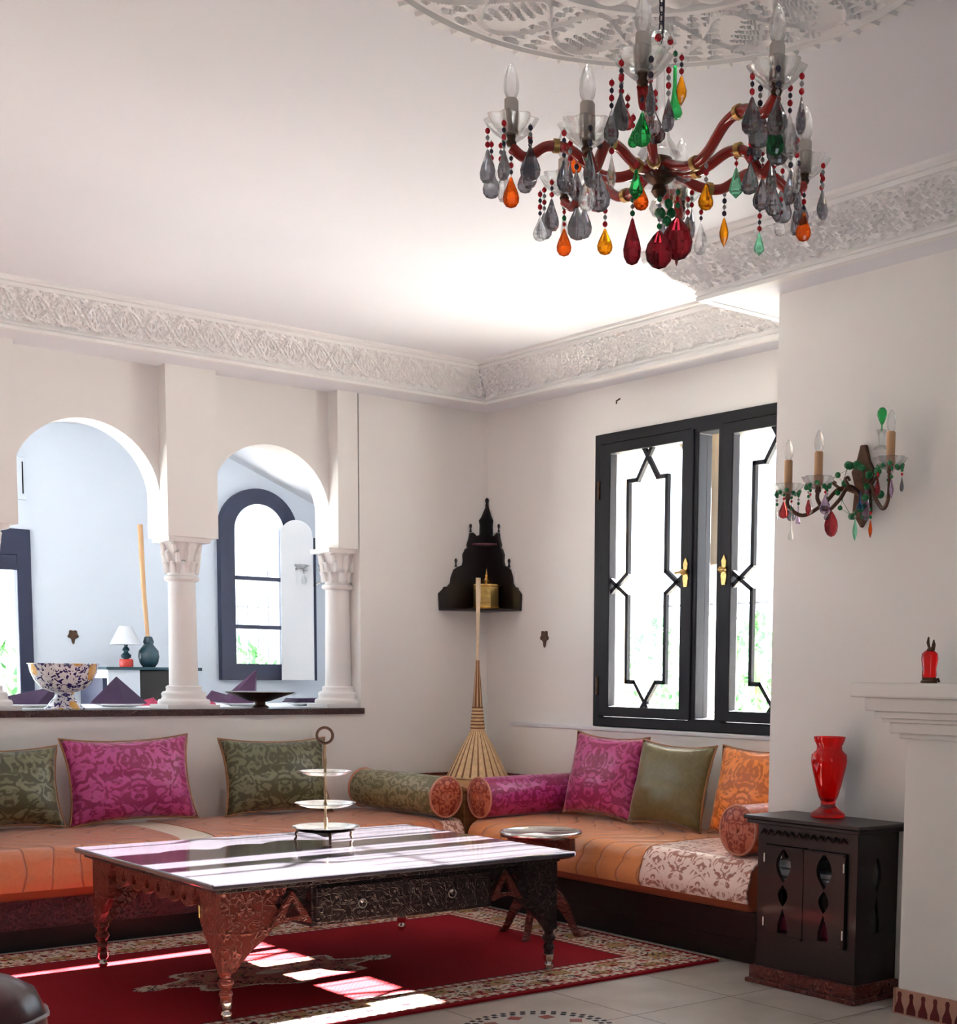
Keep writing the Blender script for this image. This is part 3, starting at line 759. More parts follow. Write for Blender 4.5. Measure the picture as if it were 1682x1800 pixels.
# ================================================================== COFFEE TABLE
def coffee_table():
    t = thing('coffee_table', 'low dark polished coffee table with carved red aprons and tapering legs on the rug', 'table', (2.90, 5.235, 0))
    hx, hy = .80, .655; zt = .512; zr = .012
    m = MB(); m.box((-hx, -hy, .490), (hx, hy, .512)); o = obj('tabletop', m, 'tabletop', t, bevel=.006)
    m = MB(); m.box((-hx+.03, -hy+.03, .472), (hx-.06, hy-.03, .490)); obj('top_moulding', m, 'darkshadecarve', t, bevel=.004)
    ix, iy = hx - .055, hy - .055
    # bracket legs: two carved faces meeting at the corner, turned foot, metal caster
    prof = [(0, .185), (.050, .185), (.062, .20), (.085, .225), (.115, .255), (.155, .285), (.190, .315), (.215, .35), (.225, .385), (.205, .41), (.215, .435), (.245, .447), (.255, .475), (0, .475)]
    for sx in (-1, 1):
        for sy in (-1, 1):
            m = MB(); cx, cy = sx*ix, sy*iy
            m.poly(prof, [], lambda u, v, w: (cx - sx*u, cy - sy*w, v), .028)
            m.poly([(max(u*(.32 if sx > 0 else .8), .0279), v) for u, v in prof], [], lambda u, v, w: (cx - sx*w, cy - sy*u, v), .028)
            xf = Matrix.Translation((cx - sx*.024, cy - sy*.024, 0))
            m.lathe([(.026, .20), (.028, .185), (.020, .175), (.018, .165), (.026, .155), (.029, .145), (.024, .135), (.017, .125), (.022, .115), (.025, .105), (.020, .095), (.021, .075)], n=20, xf=xf)
            leg = obj('leg', m, 'redwood' if sx < 0 else 'darkshadecarve', t, smooth=45)  # right legs are the same wood, shade put into their colour
            m = MB()
            m.lathe([(0, zr), (.012, zr+.002), (.019, zr+.012), (.020, zr+.024), (.012, zr+.034), (.017, zr+.038), (.022, zr+.045), (.022, .077), (.016, .080)], n=20, xf=xf)
            obj('caster', m, 'silver', leg, smooth=60)
    # scalloped aprons with lancet cut-outs
    def apron(L, f, mat='redwood'):
        a = L/2 - .25
        n = 3; w = 2*a/n; pts = [(-a - .01, .475), (-a - .01, .40)]
        for i in range(n):
            x = -a + w*i
            pts += [(x + w*.06, .395), (x + w*.22, .385), (x + w*.38, .40), (x + w*.5, .425), (x + w*.62, .40), (x + w*.78, .385), (x + w*.94, .395)]
        pts += [(a + .01, .40), (a + .01, .475)]
        holes = []
        for i in range(n):
            for k in (.28, .72):
                x = -a + w*(i + k)
                holes.append([(x - .016, .408), (x + .016, .408), (x + .018, .425), (x, .45), (x - .018, .425)])
        m = MB(); m.poly(pts, [h[::-1] for h in holes], f, .022); return m
    obj('side_apron', apron(2*iy, lambda u, v, w: (-(ix - .004) + w, u, v)), 'redwood', t)
    for sy in (-1, 1): obj('long_apron', apron(2*ix, lambda u, v, w, sy=sy: (u, sy*(iy - .004) - sy*w, v)), 'darkshadecarve', t)
    # pointed bracket ornaments and two drawers in the long side
    for sx in (-1, 1):
        m = MB()
        tri = [(-.085, .330), (-.075, .345), (-.03, .415), (0, .455), (.03, .415), (.075, .345), (.085, .330), (.06, .335), (.03, .345), (0, .35), (-.03, .345), (-.06, .335)]
        hole = [(-.032, .362), (.032, .362), (.012, .405), (0, .425), (-.012, .405)]
        m.poly(tri, [hole[::-1]], lambda u, v, w: (sx*.475 + u, -iy - .010 + w, v), .022)
        obj('bracket', m, 'redwood', t)
    m = MB(); m.box((-.40, -iy-.012, .315), (.40, -iy+.20, .472)); obj('drawer_case', m, 'darkshadecarve', t, bevel=.004)
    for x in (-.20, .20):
        m = MB(); m.box((x-.185, -iy-.022, .328), (x+.185, -iy-.011, .460)); dr = obj('drawer', m, 'darkshadecarve', t, bevel=.004)
        m = MB(); m.ball((x, -iy-.026, .398), .009, 10)
        m.tube([(x + .017*math.cos(a), -iy-.031, .388 + .017*math.sin(a)) for a in [2*PI*i/20 for i in range(20)]], .0028, 6, closed=True)
        obj('drawer_ring', m, 'silver', dr, smooth=60)
    for sx in (-1,):
        m = MB(); m.box((-ix-.006, -iy+.165, .362), (-ix+.002, -iy+.177, .408)); obj('hinge', m, 'gold', t, bevel=.002)
coffee_table()

# ================================================================== THREE TIER STAND
def tier_stand():
    t = thing('tiered_stand', 'silver three-tier serving stand with ring handle on the coffee table', 'serving stand', (3.035, 5.48, .5125))
    zs = .0
    for r, z, n in ((.145, .048, 'lower'), (.130, .150, 'middle'), (.112, .287, 'upper')):
        m = MB(); m.lathe([(0, z), (r*.62, z), (r*.80, z+.006), (r*.92, z+.014), (r, z+.016), (r*1.0, z+.019), (r*.90, z+.018), (r*.78, z+.010), (r*.6, z+.004), (0, z+.004)], n=48, lobes=16, amp=.012)
        obj('plate', m, 'silver', t, smooth=50)
    m = MB(); m.lathe([(.008, .045), (.006, .06), (.009, .09), (.005, .11), (.005, .15), (.009, .16), (.005, .18), (.008, .22), (.0045, .25), (.0045, .285), (.009, .295), (.005, .31), (.0075, .34), (.004, .38), (.007, .41), (.004, .425)], n=14); obj('stem', m, 'oldgold', t, smooth=60)
    m = MB(); m.tube([(.034*math.cos(a)*.756, -.034*math.cos(a)*.654, .458 + .034*math.sin(a)) for a in [2*PI*i/28 for i in range(28)]], .0065, 8, closed=True); obj('ring_handle', m, 'darkmetal', t, smooth=70)
    m = MB(); m.lathe([(0, .018), (.012, .020), (.05, .036), (.10, .044), (.125, .050), (.06, .050), (0, .048)], n=36); obj('underbowl', m, 'darkmetal', t, smooth=60)
    for k in range(3):
        a = 2*PI*k/3 + .15; c, s = math.cos(a), math.sin(a)
        m = MB(); m.tube([(.105*c, .105*s, .046), (.128*c, .128*s, .044), (.138*c, .138*s, .030), (.134*c, .134*s, .016), (.142*c, .142*s, .004)], [.006, .007, .006, .005, .006], 8); m.ball((.142*c, .142*s, .0055), .0055, 8)
        obj('leg', m, 'darkmetal', t, smooth=60)
tier_stand()

# ================================================================== ROUND SIDE TABLE
def side_table():
    t = thing('side_table', 'small round red wooden side table with metal rim between coffee table and right sofa', 'side table', (4.085, 5.32, .0125))
    m = MB(); m.lathe([(0, .470), (.178, .470), (.182, .474), (.182, .486), (0, .488)], n=48); obj('tabletop', m, 'redwood', t, smooth=40)
    m = MB(); m.lathe([(.176, .486), (.188, .470), (.194, .476), (.196, .490), (.190, .496), (.180, .494), (.176, .488)], n=48); obj('rim', m, 'silver', t, smooth=60)
    m = MB(); m.lathe([(.150, .385), (.158, .375), (.162, .39), (.158, .46), (.166, .471), (.150, .471)], n=40, lobes=20, amp=.012); obj('apron', m, 'redwood', t, smooth=50)
    m = MB(); m.lathe([(.0, .13), (.028, .14), (.040, .17), (.030, .21), (.022, .24), (.036, .29), (.050, .33), (.060, .385), (0, .385)], n=24); obj('pedestal', m, 'redwood', t, smooth=60)
    for k in range(4):
        a = k*PI/2 + .55; c, s = math.cos(a), math.sin(a)
        m = MB()
        prof = [(.02, .25), (.06, .235), (.105, .20), (.14, .15), (.165, .09), (.185, .035), (.205, .012), (.215, 0), (.175, 0), (.155, .03), (.13, .08), (.10, .12), (.06, .15), (.02, .165)]
        m.poly(prof, [], lambda u, v, w: (u*c - (w - .014)*s, u*s + (w - .014)*c, v), .028)
        obj('leg', m, 'redwood', t, bevel=.005)
side_table()

# ================================================================== SOFAS
def prof_loaf(d0, d1, z0, z1, r=.075, bulge=.018, n=8):
    """cross-section from back bottom over the top to front bottom; d grows towards the front"""
    P = [(d0, z0), (d0, z1 - .02), (d0 + .03, z1)]
    P += [(d0 + (d1 - d0)*k/6, z1 + .010*math.sin(PI*k/6)) for k in range(1, 6)]
    for i in range(n+1):
        a = PI/2*(1 - i/n); P.append((d1 - r + r*math.cos(a), z1 - r + r*math.sin(a)))
    for i in range(1, 5): P.append((d1 + bulge*math.sin(PI*i/5), (z1 - r) - (z1 - r - z0 - .02)*i/5))
    P += [(d1 - .004, z0 + .015), (d1 - .02, z0)]
    return P
def sweep(P, a0, a1, f, nseg=20, wob=0.0, ends=True, endr=.03, seed=1):
    m = MB(); k = len(P); rnd = random.Random(seed); ph = rnd.random()*6
    vs = []
    N = nseg
    cz = sum(p[1] for p in P)/k; cd = sum(p[0] for p in P)/k
    ts = [0, endr*.15, endr*.5] + [endr + (abs(a1-a0) - 2*endr)*i/N for i in range(N+1)] + [abs(a1-a0) - endr*.5, abs(a1-a0) - endr*.15, abs(a1-a0)]
    sh = [.93, .965, .99] + [1]*(N+1) + [.99, .965, .93]
    if not endr: sh = [1]*len(ts)
    sg = 1 if a1 > a0 else -1
    for tt, s in zip(ts, sh):
        for (d, z) in P:
            w = wob*math.sin(tt*17 + d*23 + ph) * (1 if z > P[0][1] + .05 else 0)
            vs.append(f(a0 + sg*tt, cd + (d - cd)*(1 - (1-s)*.5), cz + (z - cz)*s + w))
    R = len(ts); fs = []
    for i in range(R-1):
        for j in range(k): fs.append((i*k+j, i*k+(j+1)%k, (i+1)*k+(j+1)%k, (i+1)*k+j))
    fs.append(tuple(range(k))); fs.append(tuple((R-1)*k + j for j in reversed(range(k))))
    return m.add(vs, fs)
def cover_profile(P, t):
    out = [(p[0], p[1] + t) for p in P[1:-2]]
    k = len(out)
    # offset outward: top up, front forward
    o2 = []
    for i, (d, z) in enumerate(P[1:-2]):
        a = P[1:-2][max(0, i-1)]; b = P[1:-2][min(k-1, i+1)]
        tx, tz = b[0]-a[0], b[1]-a[1]; L = math.hypot(tx, tz); nx, nz = -tz/L, tx/L
        if nz < -.2: nx, nz = -nx, -nz
        if i > 4 and nx < 0: nx, nz = -nx, -nz
        o2.append((d + nx*t, z + nz*t))
    return o2 + [(p[0] - 0*t, p[1]) for p in reversed(P[1:-2])]
# sofa along the arcade wall
sA = thing('banquette_sofa', 'long banquette sofa with copper quilted cover under the arcade', 'sofa', (2.0, 7.22, 0))
fA = lambda a, d, z: (a, -d, z)
m = MB(); m.box((-3.6, -.845, .10), (2.33, -.02, .235)); m.box((-3.6, -.855, .222), (2.335, -.02, .236))
obj('base', m, 'sofawood', sA, bevel=.004)
m = MB(); m.box((-3.6, -.80, .001), (2.32, -.05, .10)); obj('plinth', m, 'ebony', sA)
PA = prof_loaf(.02, .90, .238, .455)
obj('mattress', sweep(PA, -3.6, 2.325, fA, 30), 'mattress', sA, smooth=60)
def cov(name, P, a0, a1, f, mat, parent, t, seed=1, wob=.004, label=None):
    m = sweep(cover_profile(P, t), a0, a1, f, max(6, int(abs(a1-a0)*22)), wob, endr=0, seed=seed)
    o = obj(name, m, mat, parent, smooth=60)
    if label: o['label'] = label
    return o
cov('cover', PA, -3.6, .76, fA, 'quiltA', sA, .009, label='copper satin quilt')
cov('satin_band', PA, .765, .93, fA, 'creamband', sA, .006, label='cream satin band')
cov('cover', PA, .935, 2.20, fA, 'quiltA', sA, .009, 2, label='copper satin quilt')
cov('damask_end', PA, 2.205, 2.33, fA, 'creamdamA', sA, .007, 3, label='cream and rose damask end')
# sofa under the latticed window
sB = thing('banquette_sofa', 'banquette sofa with gold orange quilt and rose damask end under the latticed window', 'sofa', (5.10, 4.19, 0))
fB = lambda a, d, z: (-d, a, z)
m = MB(); m.box((-.70, .02, .10), (-.02, 2.08, .235)); m.box((-.71, .015, .222), (-.02, 2.085, .236)); obj('base', m, 'ebony', sB, bevel=.004)
m = MB(); m.box((-.69, .02, 0.001), (-.05, 2.0, .10)); obj('plinth', m, 'ebony', sB)
PB = prof_loaf(.02, .765, .238, .452)
obj('mattress', sweep(PB, 0.0, 2.08, fB, 30), 'mattress', sB, smooth=60)
cov('cover', PB, .685, 2.085, fB, 'quiltB', sB, .010, 4, .005, label='gold orange satin quilt')
cov('damask_end', PB, -.006, .680, fB, 'creamdam', sB, .008, 5, label='cream and rose damask end')

# corner chest between the sofas
t = thing('corner_chest', 'orange brown wooden corner chest between the two sofas, holding the broom', 'chest', (4.76, 6.80, 0))
m = MB(); m.box((-.36, -.38, .001), (.34, .40, .60)); obj('chest_body', m, 'chest', t, bevel=.004)
m = MB(); m.box((-.375, -.40, .60), (.342, .42, .630)); obj('chest_lid', m, 'chest', t, bevel=.006)
m = MB(); m.box((-.375, .405, .630), (.342, .42, .645)); m.box((.328, -.40, .630), (.342, .405, .645)); obj('chest_rim', m, 'redwood', t)

# ================================================================== CUSHIONS
def cushion(label, w, h, th, mat, loc, tilt, rotz, pipe='goldpipe', group='back cushions', ear=.095, seed=0, roll=0.0):
    n = 22; rnd = random.Random(seed); ph = [rnd.random()*6 for _ in range(4)]
    t = thing('cushion', label, 'cushion', loc, rotz, group)
    def edge(u, v):
        x = u*(1 - ear*(1 - abs(v)**2.2)); z = v*(1 - ear*1.25*(1 - abs(u)**2.2)); return x*w/2, z*h/2
    R = Matrix.Rotation(roll, 4, 'Y')
    def pt(u, v, s):
        x, z = edge(u, v)
        k = ((1 - abs(u)**2.6)*(1 - abs(v)**2.6))**.55
        y = s*th/2*k + .006*math.sin(5*u + ph[0])*math.sin(4*v + ph[1])*k
        if v < 0: y *= 1.12
        p = R @ Vector((x, y, z + h/2*.94)); 
        y2 = p.y*math.cos(tilt) - p.z*math.sin(tilt)*-1; z2 = -p.y*math.sin(tilt) + p.z*math.cos(tilt)
        return (p.x, y2, z2)
    m = MB()
    for s in (-1, 1): m.grid(n, n, lambda a, b: pt(a*2-1, b*2-1, s))
    obj('cushion_body', m, mat, t, smooth=180, weld=True)
    per = [(-1 + 2*i/16, -1) for i in range(16)] + [(1, -1 + 2*i/16) for i in range(16)] + [(1 - 2*i/16, 1) for i in range(16)] + [(-1, 1 - 2*i/16) for i in range(16)]
    m = MB(); m.tube([pt(u, v, 0) for u, v in per], .0055, 6, closed=True); obj('piping', m, pipe, t, smooth=180)
    return t
SZ = .490
G = 'cushions leaning on the arcade wall'
cushion('dark olive damask cushion at the left edge of the long sofa', .56, .40, .17, 'olive', (2.175, 6.99, SZ), .22, 0, group=G, seed=1)
cushion('magenta damask cushion on the long sofa between two olive ones', .66, .44, .17, 'magenta', (2.80, 6.98, SZ), .22, 0, group=G, seed=2, roll=-.02)
cushion('olive damask cushion on the long sofa behind the silver stand', .63, .415, .17, 'olive', (3.60, 6.99, SZ), .22, 0, group=G, seed=3, roll=.01)
G = 'cushions leaning under the latticed window'
cushion('rose magenta cushion leftmost under the latticed window', .60, .46, .17, 'magenta2', (4.87, 5.85, SZ), .22, -PI/2, group=G, seed=4, roll=.02)
cushion('plain olive cushion between the magenta and orange ones under the window', .55, .44, .18, 'olive2', (4.84, 5.29, SZ), .22, -PI/2 , 'goldpipe', G, seed=5, roll=.02)
cushion('orange damask cushion half hidden by the fireplace wall', .55, .44, .17, 'orange', (4.88, 4.73, SZ), .22, -PI/2, group=G, seed=6)

def bolster(label, a, b, r, mat, capmat, group='bolsters'):
    a, b = Vector(a), Vector(b); d = (b - a); L = d.length
    t = thing('bolster', label, 'bolster', a, 0, group)
    q = Vector((0, 0, 1)).rotation_difference(d.normalized()).to_matrix().to_4x4()
    rot = q
    m = MB(); P = [(r*.97, .004), (r*1.0, .02)] + [(r*(1.0 + .02*math.sin(PI*i/10)), .02 + (L-.04)*i/10) for i in range(1, 10)] + [(r*1.0, L-.02), (r*.97, L-.004)]
    m.lathe(P, n=40, xf=rot); obj('bolster_body', m, mat, t, smooth=50)
    for z, s in ((0, -1), (L, 1)):
        m = MB(); m.lathe([(r*.97, z), (r*.7, z + s*.010), (r*.3, z + s*.014), (0.012, z + s*.006)], n=36, xf=rot); m.ball((0, 0, z + s*.012), .012, 10, sz=.5, xf=rot)
        e = obj('end_cap', m, capmat, t, smooth=60); e['label'] = 'rust orange round end cap'
        m = MB(); m.tube([(r*math.cos(2*PI*i/36), r*math.sin(2*PI*i/36), z) for i in range(36)], .006, 6, closed=True, xf=rot); obj('cord', m, 'roseband', e, smooth=180)
bolster('olive gold bolster with rust end cap on the long sofa', (4.243, 6.36, .583), (4.17, 7.08, .590), .108, 'olivebol', 'capdam')
bolster('magenta bolster with rust end cap at the left end of the window sofa', (4.40, 6.275, .578), (5.08, 6.275, .582), .108, 'magbol', 'capdam2')
bolster('rust orange bolster at the right end of the window sofa', (4.405, 4.335, .578), (5.08, 4.335, .578), .108, 'rustbol', 'capdam2')

# ================================================================== SIDE CABINET
def cabinet():
    t = thing('side_cabinet', 'near black wooden cabinet with pierced doors beside the fireplace, holding the red vase', 'cabinet', (4.18, 3.475, 0))
    D, W, H = .245, .52, .685
    def fr(u, v, w): return (w, u, v)             # front, faces the room
    def sd(u, v, w): return (u, w, v)
    def eye(cx, z0, z1, hw):
        zm = (z0+z1)/2; n = 8
        return [(cx + hw*math.sin(PI*i/n), z0 + (z1-z0)*i/n) for i in range(n)] + [(cx - hw*math.sin(PI*i/n), z1 - (z1-z0)*i/n) for i in range(n)]
    def key(cx, z0, z1, hw): return [(cx - hw*.75, z0), (cx + hw*.75, z0), (cx + hw*.7, z0 + (z1-z0)*.35), (cx + hw*.3, z0 + (z1-z0)*.75), (cx, z1), (cx - hw*.3, z0 + (z1-z0)*.75), (cx - hw*.7, z0 + (z1-z0)*.35)]
    # front frame with two doors
    m = MB(); m.poly([(0, .07), (W, .07), (W, .655), (0, .655)], [rect(.045, W-.045, .20, .575)], fr, .02)
    m.poly([(.02, .07), (D-.014, .07), (D-.014, .655), (.02, .655)], [eye(.12, .42, .56, .024), key(.12, .26, .41, .024)], lambda u, v, w: (u, w, v), .016)
    m.poly([(.02, .07), (D-.014, .07), (D-.014, .655), (.02, .655)], [eye(.12, .42, .56, .024), key(.12, .26, .41, .024)], lambda u, v, w: (u, W - w, v), .016)
    m.poly([(.0, .07), (W, .07), (W, .655), (0, .655)], [rect(.05, W-.05, .22, .57)], lambda u, v, w: (D - w, u, v), .014)
    m.box((.01, .01, .07), (D-.01, W-.01, .085))
    obj('cabinet_body', m, 'ebony', t)
    m = MB(); m.box((.03, .02, .395), (D-.02, W-.02, .403)); obj('shelf', m, 'redwood', t)
    m = MB(); m.box((-.035, -.035, .655), (D+.0, W+.035, .672)); m.box((-.045, -.045, .672), (D+.0, W+.045, .688)); obj('top', m, 'ebony', t, bevel=.004)
    m = MB(); m.box((-.02, -.02, .018), (D, W+.02, .07)); m.box((-.035, -.03, .001), (D, W+.03, .018)); obj('plinth', m, 'redwood', t, bevel=.004)
    for k, (a, b) in enumerate(((.048, .258), (.262, .472))):
        cx = (a+b)/2
        m = MB()
        m.poly(rect(a, b, .203, .572), [eye(cx, .425, .568, .040), eye(cx, .330, .42, .026), key(cx, .22, .325, .036)], lambda u, v, w: (-.014 + w, u, v), .018)
        m.poly(rect(a+.004, b-.004, .207, .214), [], lambda u, v, w: (-.018 + w, u, v), .006); m.poly(rect(a+.004, b-.004, .561, .568), [], lambda u, v, w: (-.018 + w, u, v), .006)
        d = obj('door', m, 'ebony', t)
        ys = a + .004 if k == 0 else b - .004
        for z in (.26, .52):
            m = MB(); m.tube([(-.017, ys, z-.018), (-.017, ys, z+.018)], .0045, 8); obj('hinge', m, 'silver', d, smooth=60)
    m = MB()
    for i in range(12): m.tube([(-.006, .05 + i*.038, .612), (-.006, .05 + i*.038 + .019, .632), (-.006, .05 + i*.038 + .038, .612)], .004, 5)
    obj('carved_frieze', m, 'darkshadecarve', t)
cabinet()
for k, (y, z, hgt, mat, lab) in enumerate(((3.62, .4045, .075, 'cloth', 'added white cloth standing in for daylight behind the right pierced cabinet door'), (3.85, .4045, .11, 'cloth', 'added white cloth standing in for daylight behind the left pierced cabinet door'), (3.62, .0865, .20, 'clothpink', 'pink folded cloths added low behind the right pierced cabinet door'), (3.85, .0865, .20, 'clothpink', 'pink folded cloths added low behind the left pierced cabinet door'))):
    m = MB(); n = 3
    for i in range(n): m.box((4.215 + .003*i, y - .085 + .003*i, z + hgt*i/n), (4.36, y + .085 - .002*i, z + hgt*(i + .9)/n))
    o = obj('added_cloth', m, mat, bevel=.006); tag(o, lab, 'cloth', 'cloths added inside the side cabinet')  # added contents; white stands in for daylight seen through the cut-outs
def red_vase():
    t = thing('vase', 'red glass vase with wide neck on the dark cabinet', 'vase', (4.325, 3.755, .689))
    prof = [(0, .002), (.068, .002), (.070, .012), (.060, .022), (.044, .032), (.030, .046), (.029, .062), (.040, .085), (.052, .13), (.066, .19), (.072, .225), (.070, .25), (.052, .268), (.050, .285), (.060, .305), (.064, .322), (.058, .322), (.053, .306), (.045, .286), (.047, .268), (.064, .248), (.066, .225), (.060, .19), (.046, .13), (.034, .085), (.022, .066), (0, .062)]
    o = MB().lathe(prof, n=48); obj('vase_body', o, 'redglass', t, smooth=60)
red_vase()
# red glass flask with metal mounts on the mantel
t = thing('scent_flask', 'small red glass flask with dark metal foot and spouts on the mantel shelf', 'flask', (4.20, 3.185, 1.229))
m = MB(); m.lathe([(0, .018), (.024, .018), (.026, .03), (.024, .05), (.030, .085), (.028, .105), (.018, .115), (.010, .118), (0, .118)], n=28, lobes=8, amp=.03); obj('flask_body', m, 'redglass', t, smooth=60)
m = MB(); m.lathe([(0, 0), (.030, 0), (.031, .006), (.025, .012), (.026, .02), (0, .02)], n=24); m.tube([(.0, -.025, .012), (.0, -.040, .014), (0, -.045, .004)], [.004, .006, .004], 6); obj('foot', m, 'darkmetal', t, smooth=50)
m = MB(); m.lathe([(.014, .112), (.012, .120), (.007, .128), (.0, .13)], n=16); m.tube([(0, .004, .125), (0, .010, .145), (0, .008, .165)], [.005, .006, .003], 8); m.tube([(0, -.012, .118), (0, -.016, .138), (0, -.015, .155)], [.008, .007, .002], 8); obj('spout', m, 'darkmetal', t, smooth=60)

# ================================================================== BROOM ORNAMENT
t = thing('basket_lamp', 'tall straw broom-shaped cone on a long thin cane standing on the corner chest', 'straw ornament', (4.845, 6.93, .6305))
n = 46
m = MB(); m.lathe([(.185, 0), (.170, .03), (.145, .08), (.118, .135), (.090, .19), (.062, .24), (.042, .275)], n=n*2, mfun=lambda i, k: 1 if i % 4 == 0 else 0, lobes=n, amp=.008); obj('straw_cone', m, ['straw', 'strawdark'], t, smooth=40)
m = MB(); m.lathe([(.186, -.0), (.190, .003), (.186, .008), (.180, .006)], n=48); obj('rim', m, 'straw', t, smooth=60)
m = MB()
for i in range(7):
    z = .275 + i*.020; r = .041 - .0016*i
    m.lathe([(r, z), (r+.001, z+.003), (r, z+.013)], n=24, m=0); m.lathe([(r+.001, z+.012), (r+.003, z+.016), (r+.001, z+.020)], n=24, m=1)
obj('bound_neck', m, ['straw', 'strawdark'], t, smooth=50)
m = MB(); m.lathe([(.030, .41), (.024, .50), (.016, .60), (.012, .66), (.013, .668), (.013, .685), (.010, .687)], n=24, mfun=lambda i, k: 1 if i % 3 == 0 else 0); obj('upper_cone', m, ['strawdark', 'straw'], t, smooth=40)
m = MB(); m.tube([(0, 0, .68), (.002, 0, .9), (.004, 0, 1.05), (.004, 0, 1.165)], [.007, .009, .014, .014], 12); obj('cane', m, 'bamboo', t, smooth=60)

# ================================================================== CORNER SHELF
def corner_shelf():
    t = thing('corner_shelf', 'black stepped wooden corner shelf with small finials hung in the room corner', 'shelf', (5.138, 7.248, 1.615))
    prof = [(.0, 0), (.355, 0), (.36, .10), (.33, .125), (.32, .14), (.30, .14), (.275, .165), (.27, .20), (.25, .245), (.225, .262), (.19, .275), (.182, .30), (.185, .34), (.165, .375), (.15, .38), (.155, .40), (.140, .44), (.135, .47), (.110, .475), (.085, .455), (.06, .465), (.058, .52), (.065, .55), (.045, .575), (.025, .615), (.012, .64), (0, .645)]
    for k in (0, 1):
        f = (lambda u, v, w: (-u, -w, v)) if k == 0 else (lambda u, v, w: (-w, -u, v))
        m = MB(); m.poly(prof, [], f, .014); sd = obj('side_board', m, 'ebony', t, bevel=.002)
        for (u, z) in ((.235, .262), (.128, .475)):
            m = MB(); p = (-u, -.007, z) if k == 0 else (-.007, -u, z)
            m.lathe([(.009, 0), (.006, .012), (.004, .02), (.007, .03), (.009, .038), (.006, .047), (0, .052)], c=p, n=12); obj('finial', m, 'ebony', sd, smooth=60)
    m = MB(); m.lathe([(.011, 0), (.006, .014), (.010, .028), (.011, .036), (.006, .046), (0, .05)], c=(-.012, -.012, .64), n=12); obj('finial', m, 'ebony', t, smooth=60)
    for z, q in ((0.0, .352), (.400, .125)):
        pts = [(0, 0), (q, 0)] + [(q*math.cos(a)*1.0, q*math.sin(a)) for a in [PI/2*i/10 for i in range(1, 10)]] + [(0, q)]
        if z == 0: pts = [(0, 0), (q, 0), (q, .03), (.03 , q), (0, q)]
        m = MB(); m.poly(pts, [], lambda u, v, w: (-u, -v, z - .002 + w), .012); obj('shelf_board', m, 'ebony' if z == 0 else 'sofawood', t, bevel=.002)
corner_shelf()
t = thing('brass_casket', 'small polished brass casket with pointed lid on the black corner shelf', 'casket', (5.035, 7.11, 1.6265), -.72); t.scale = (1.15, 1.15, 1.15)
m = MB(); m.lathe([(.072, .006), (.074, .012), (.070, .016), (.070, .115), (.073, .120)], n=8, xf=Matrix.Rotation(PI/8, 4, 'Z')); m.box((-.03, -.074, .03), (.03, -.066, .105)); obj('box_body', m, 'gold', t, bevel=.002)
m = MB(); m.lathe([(.080, .120), (.080, .126), (.050, .134), (.030, .146), (.016, .158), (.008, .166), (.011, .174), (.005, .182), (.003, .20), (0, .212)], n=16); obj('lid', m, 'gold', t, smooth=50)
m = MB(); m.lathe([(.092, 0), (.094, .004), (.072, .008)], n=8, xf=Matrix.Rotation(PI/8, 4, 'Z')); obj('foot', m, 'gold', t)

# ================================================================== POUF
t = thing('pouf', 'dark oxblood leather pouf with grey piping at the lower left corner', 'pouf', (1.08, 3.90, 0))
m = MB(); R_ = .22
P = [(0, .02), (R_*.8, .02), (R_*.95, .05), (R_, .15), (R_, .26), (R_*.97, .34), (R_*.86, .395), (R_*.6, .43), (R_*.2, .44), (0, .438)]
m.lathe(P, n=48, lobes=12, amp=.012); m.lathe([(0, .0005), (R_*.7, .0005), (R_*.8, .02)], n=24); obj('pouf_body', m, 'leather', t, smooth=60)
m = MB()
for z, r in ((.335, R_*.985), (.055, R_*.98)): m.tube([(r*math.cos(2*PI*i/48)*(1+.012*math.cos(12*2*PI*i/48)), r*math.sin(2*PI*i/48)*(1+.012*math.cos(12*2*PI*i/48)), z) for i in range(48)], .006, 6, closed=True)
obj('piping', m, 'pipegrey', t, smooth=180)

# ================================================================== DINING SIDE
TZ = 1.035
t = thing('dining_table', 'dining table under a white cloth beyond the arcade', 'table', (3.6, 8.15, .28))
m = MB(); m.box((-1.6, -.45, .715), (1.0, .45, .745)); obj('tabletop', m, 'ebony', t)
m = MB()
m.box((-1.62, -.47, .745), (1.02, .47, .750)); m.box((-1.62, -.475, .60), (1.02, -.47, .75)); m.box((-1.62, .47, .60), (1.02, .475, .75)); m.box((1.02, -.475, .60), (1.025, .475, .75)); m.box((-1.625, -.475, .60), (-1.62, .475, .75))
cl = obj('tablecloth', m, 'cloth', loc=(3.6, 8.15, .2803)); tag(cl, 'white cloth on the dining table beyond the arcade', 'tablecloth')
for x in (-1.45, .85):
    for y in (-.35, .35):
        m = MB(); m.box((x-.03, y-.03, .001), (x+.03, y+.03, .715)); obj('leg', m, 'ebony', t)
PZ = 1.031
def plate(x, y, label, r=.135):
    m = MB(); m.lathe([(0, .002), (r*.6, .002), (r*.62, .0), (r*.66, .004), (r, .016), (r, .019), (r*.66, .009), (0, .007)], n=36)
    o = obj('plate', m, 'china', smooth=50, loc=(x, y, PZ)); tag(o, label, 'plate', 'white plates on the dining table')
plate(2.62, 7.93, 'white plate under the folded napkin left of the painted bowl')
plate(3.10, 7.93, 'white plate under the pyramid napkin beside the full column')
plate(3.86, 7.93, 'white plate under the plum napkin left of the dark dish')
plate(4.28, 7.93, 'white plate under the flat napkin right of the dark dish')
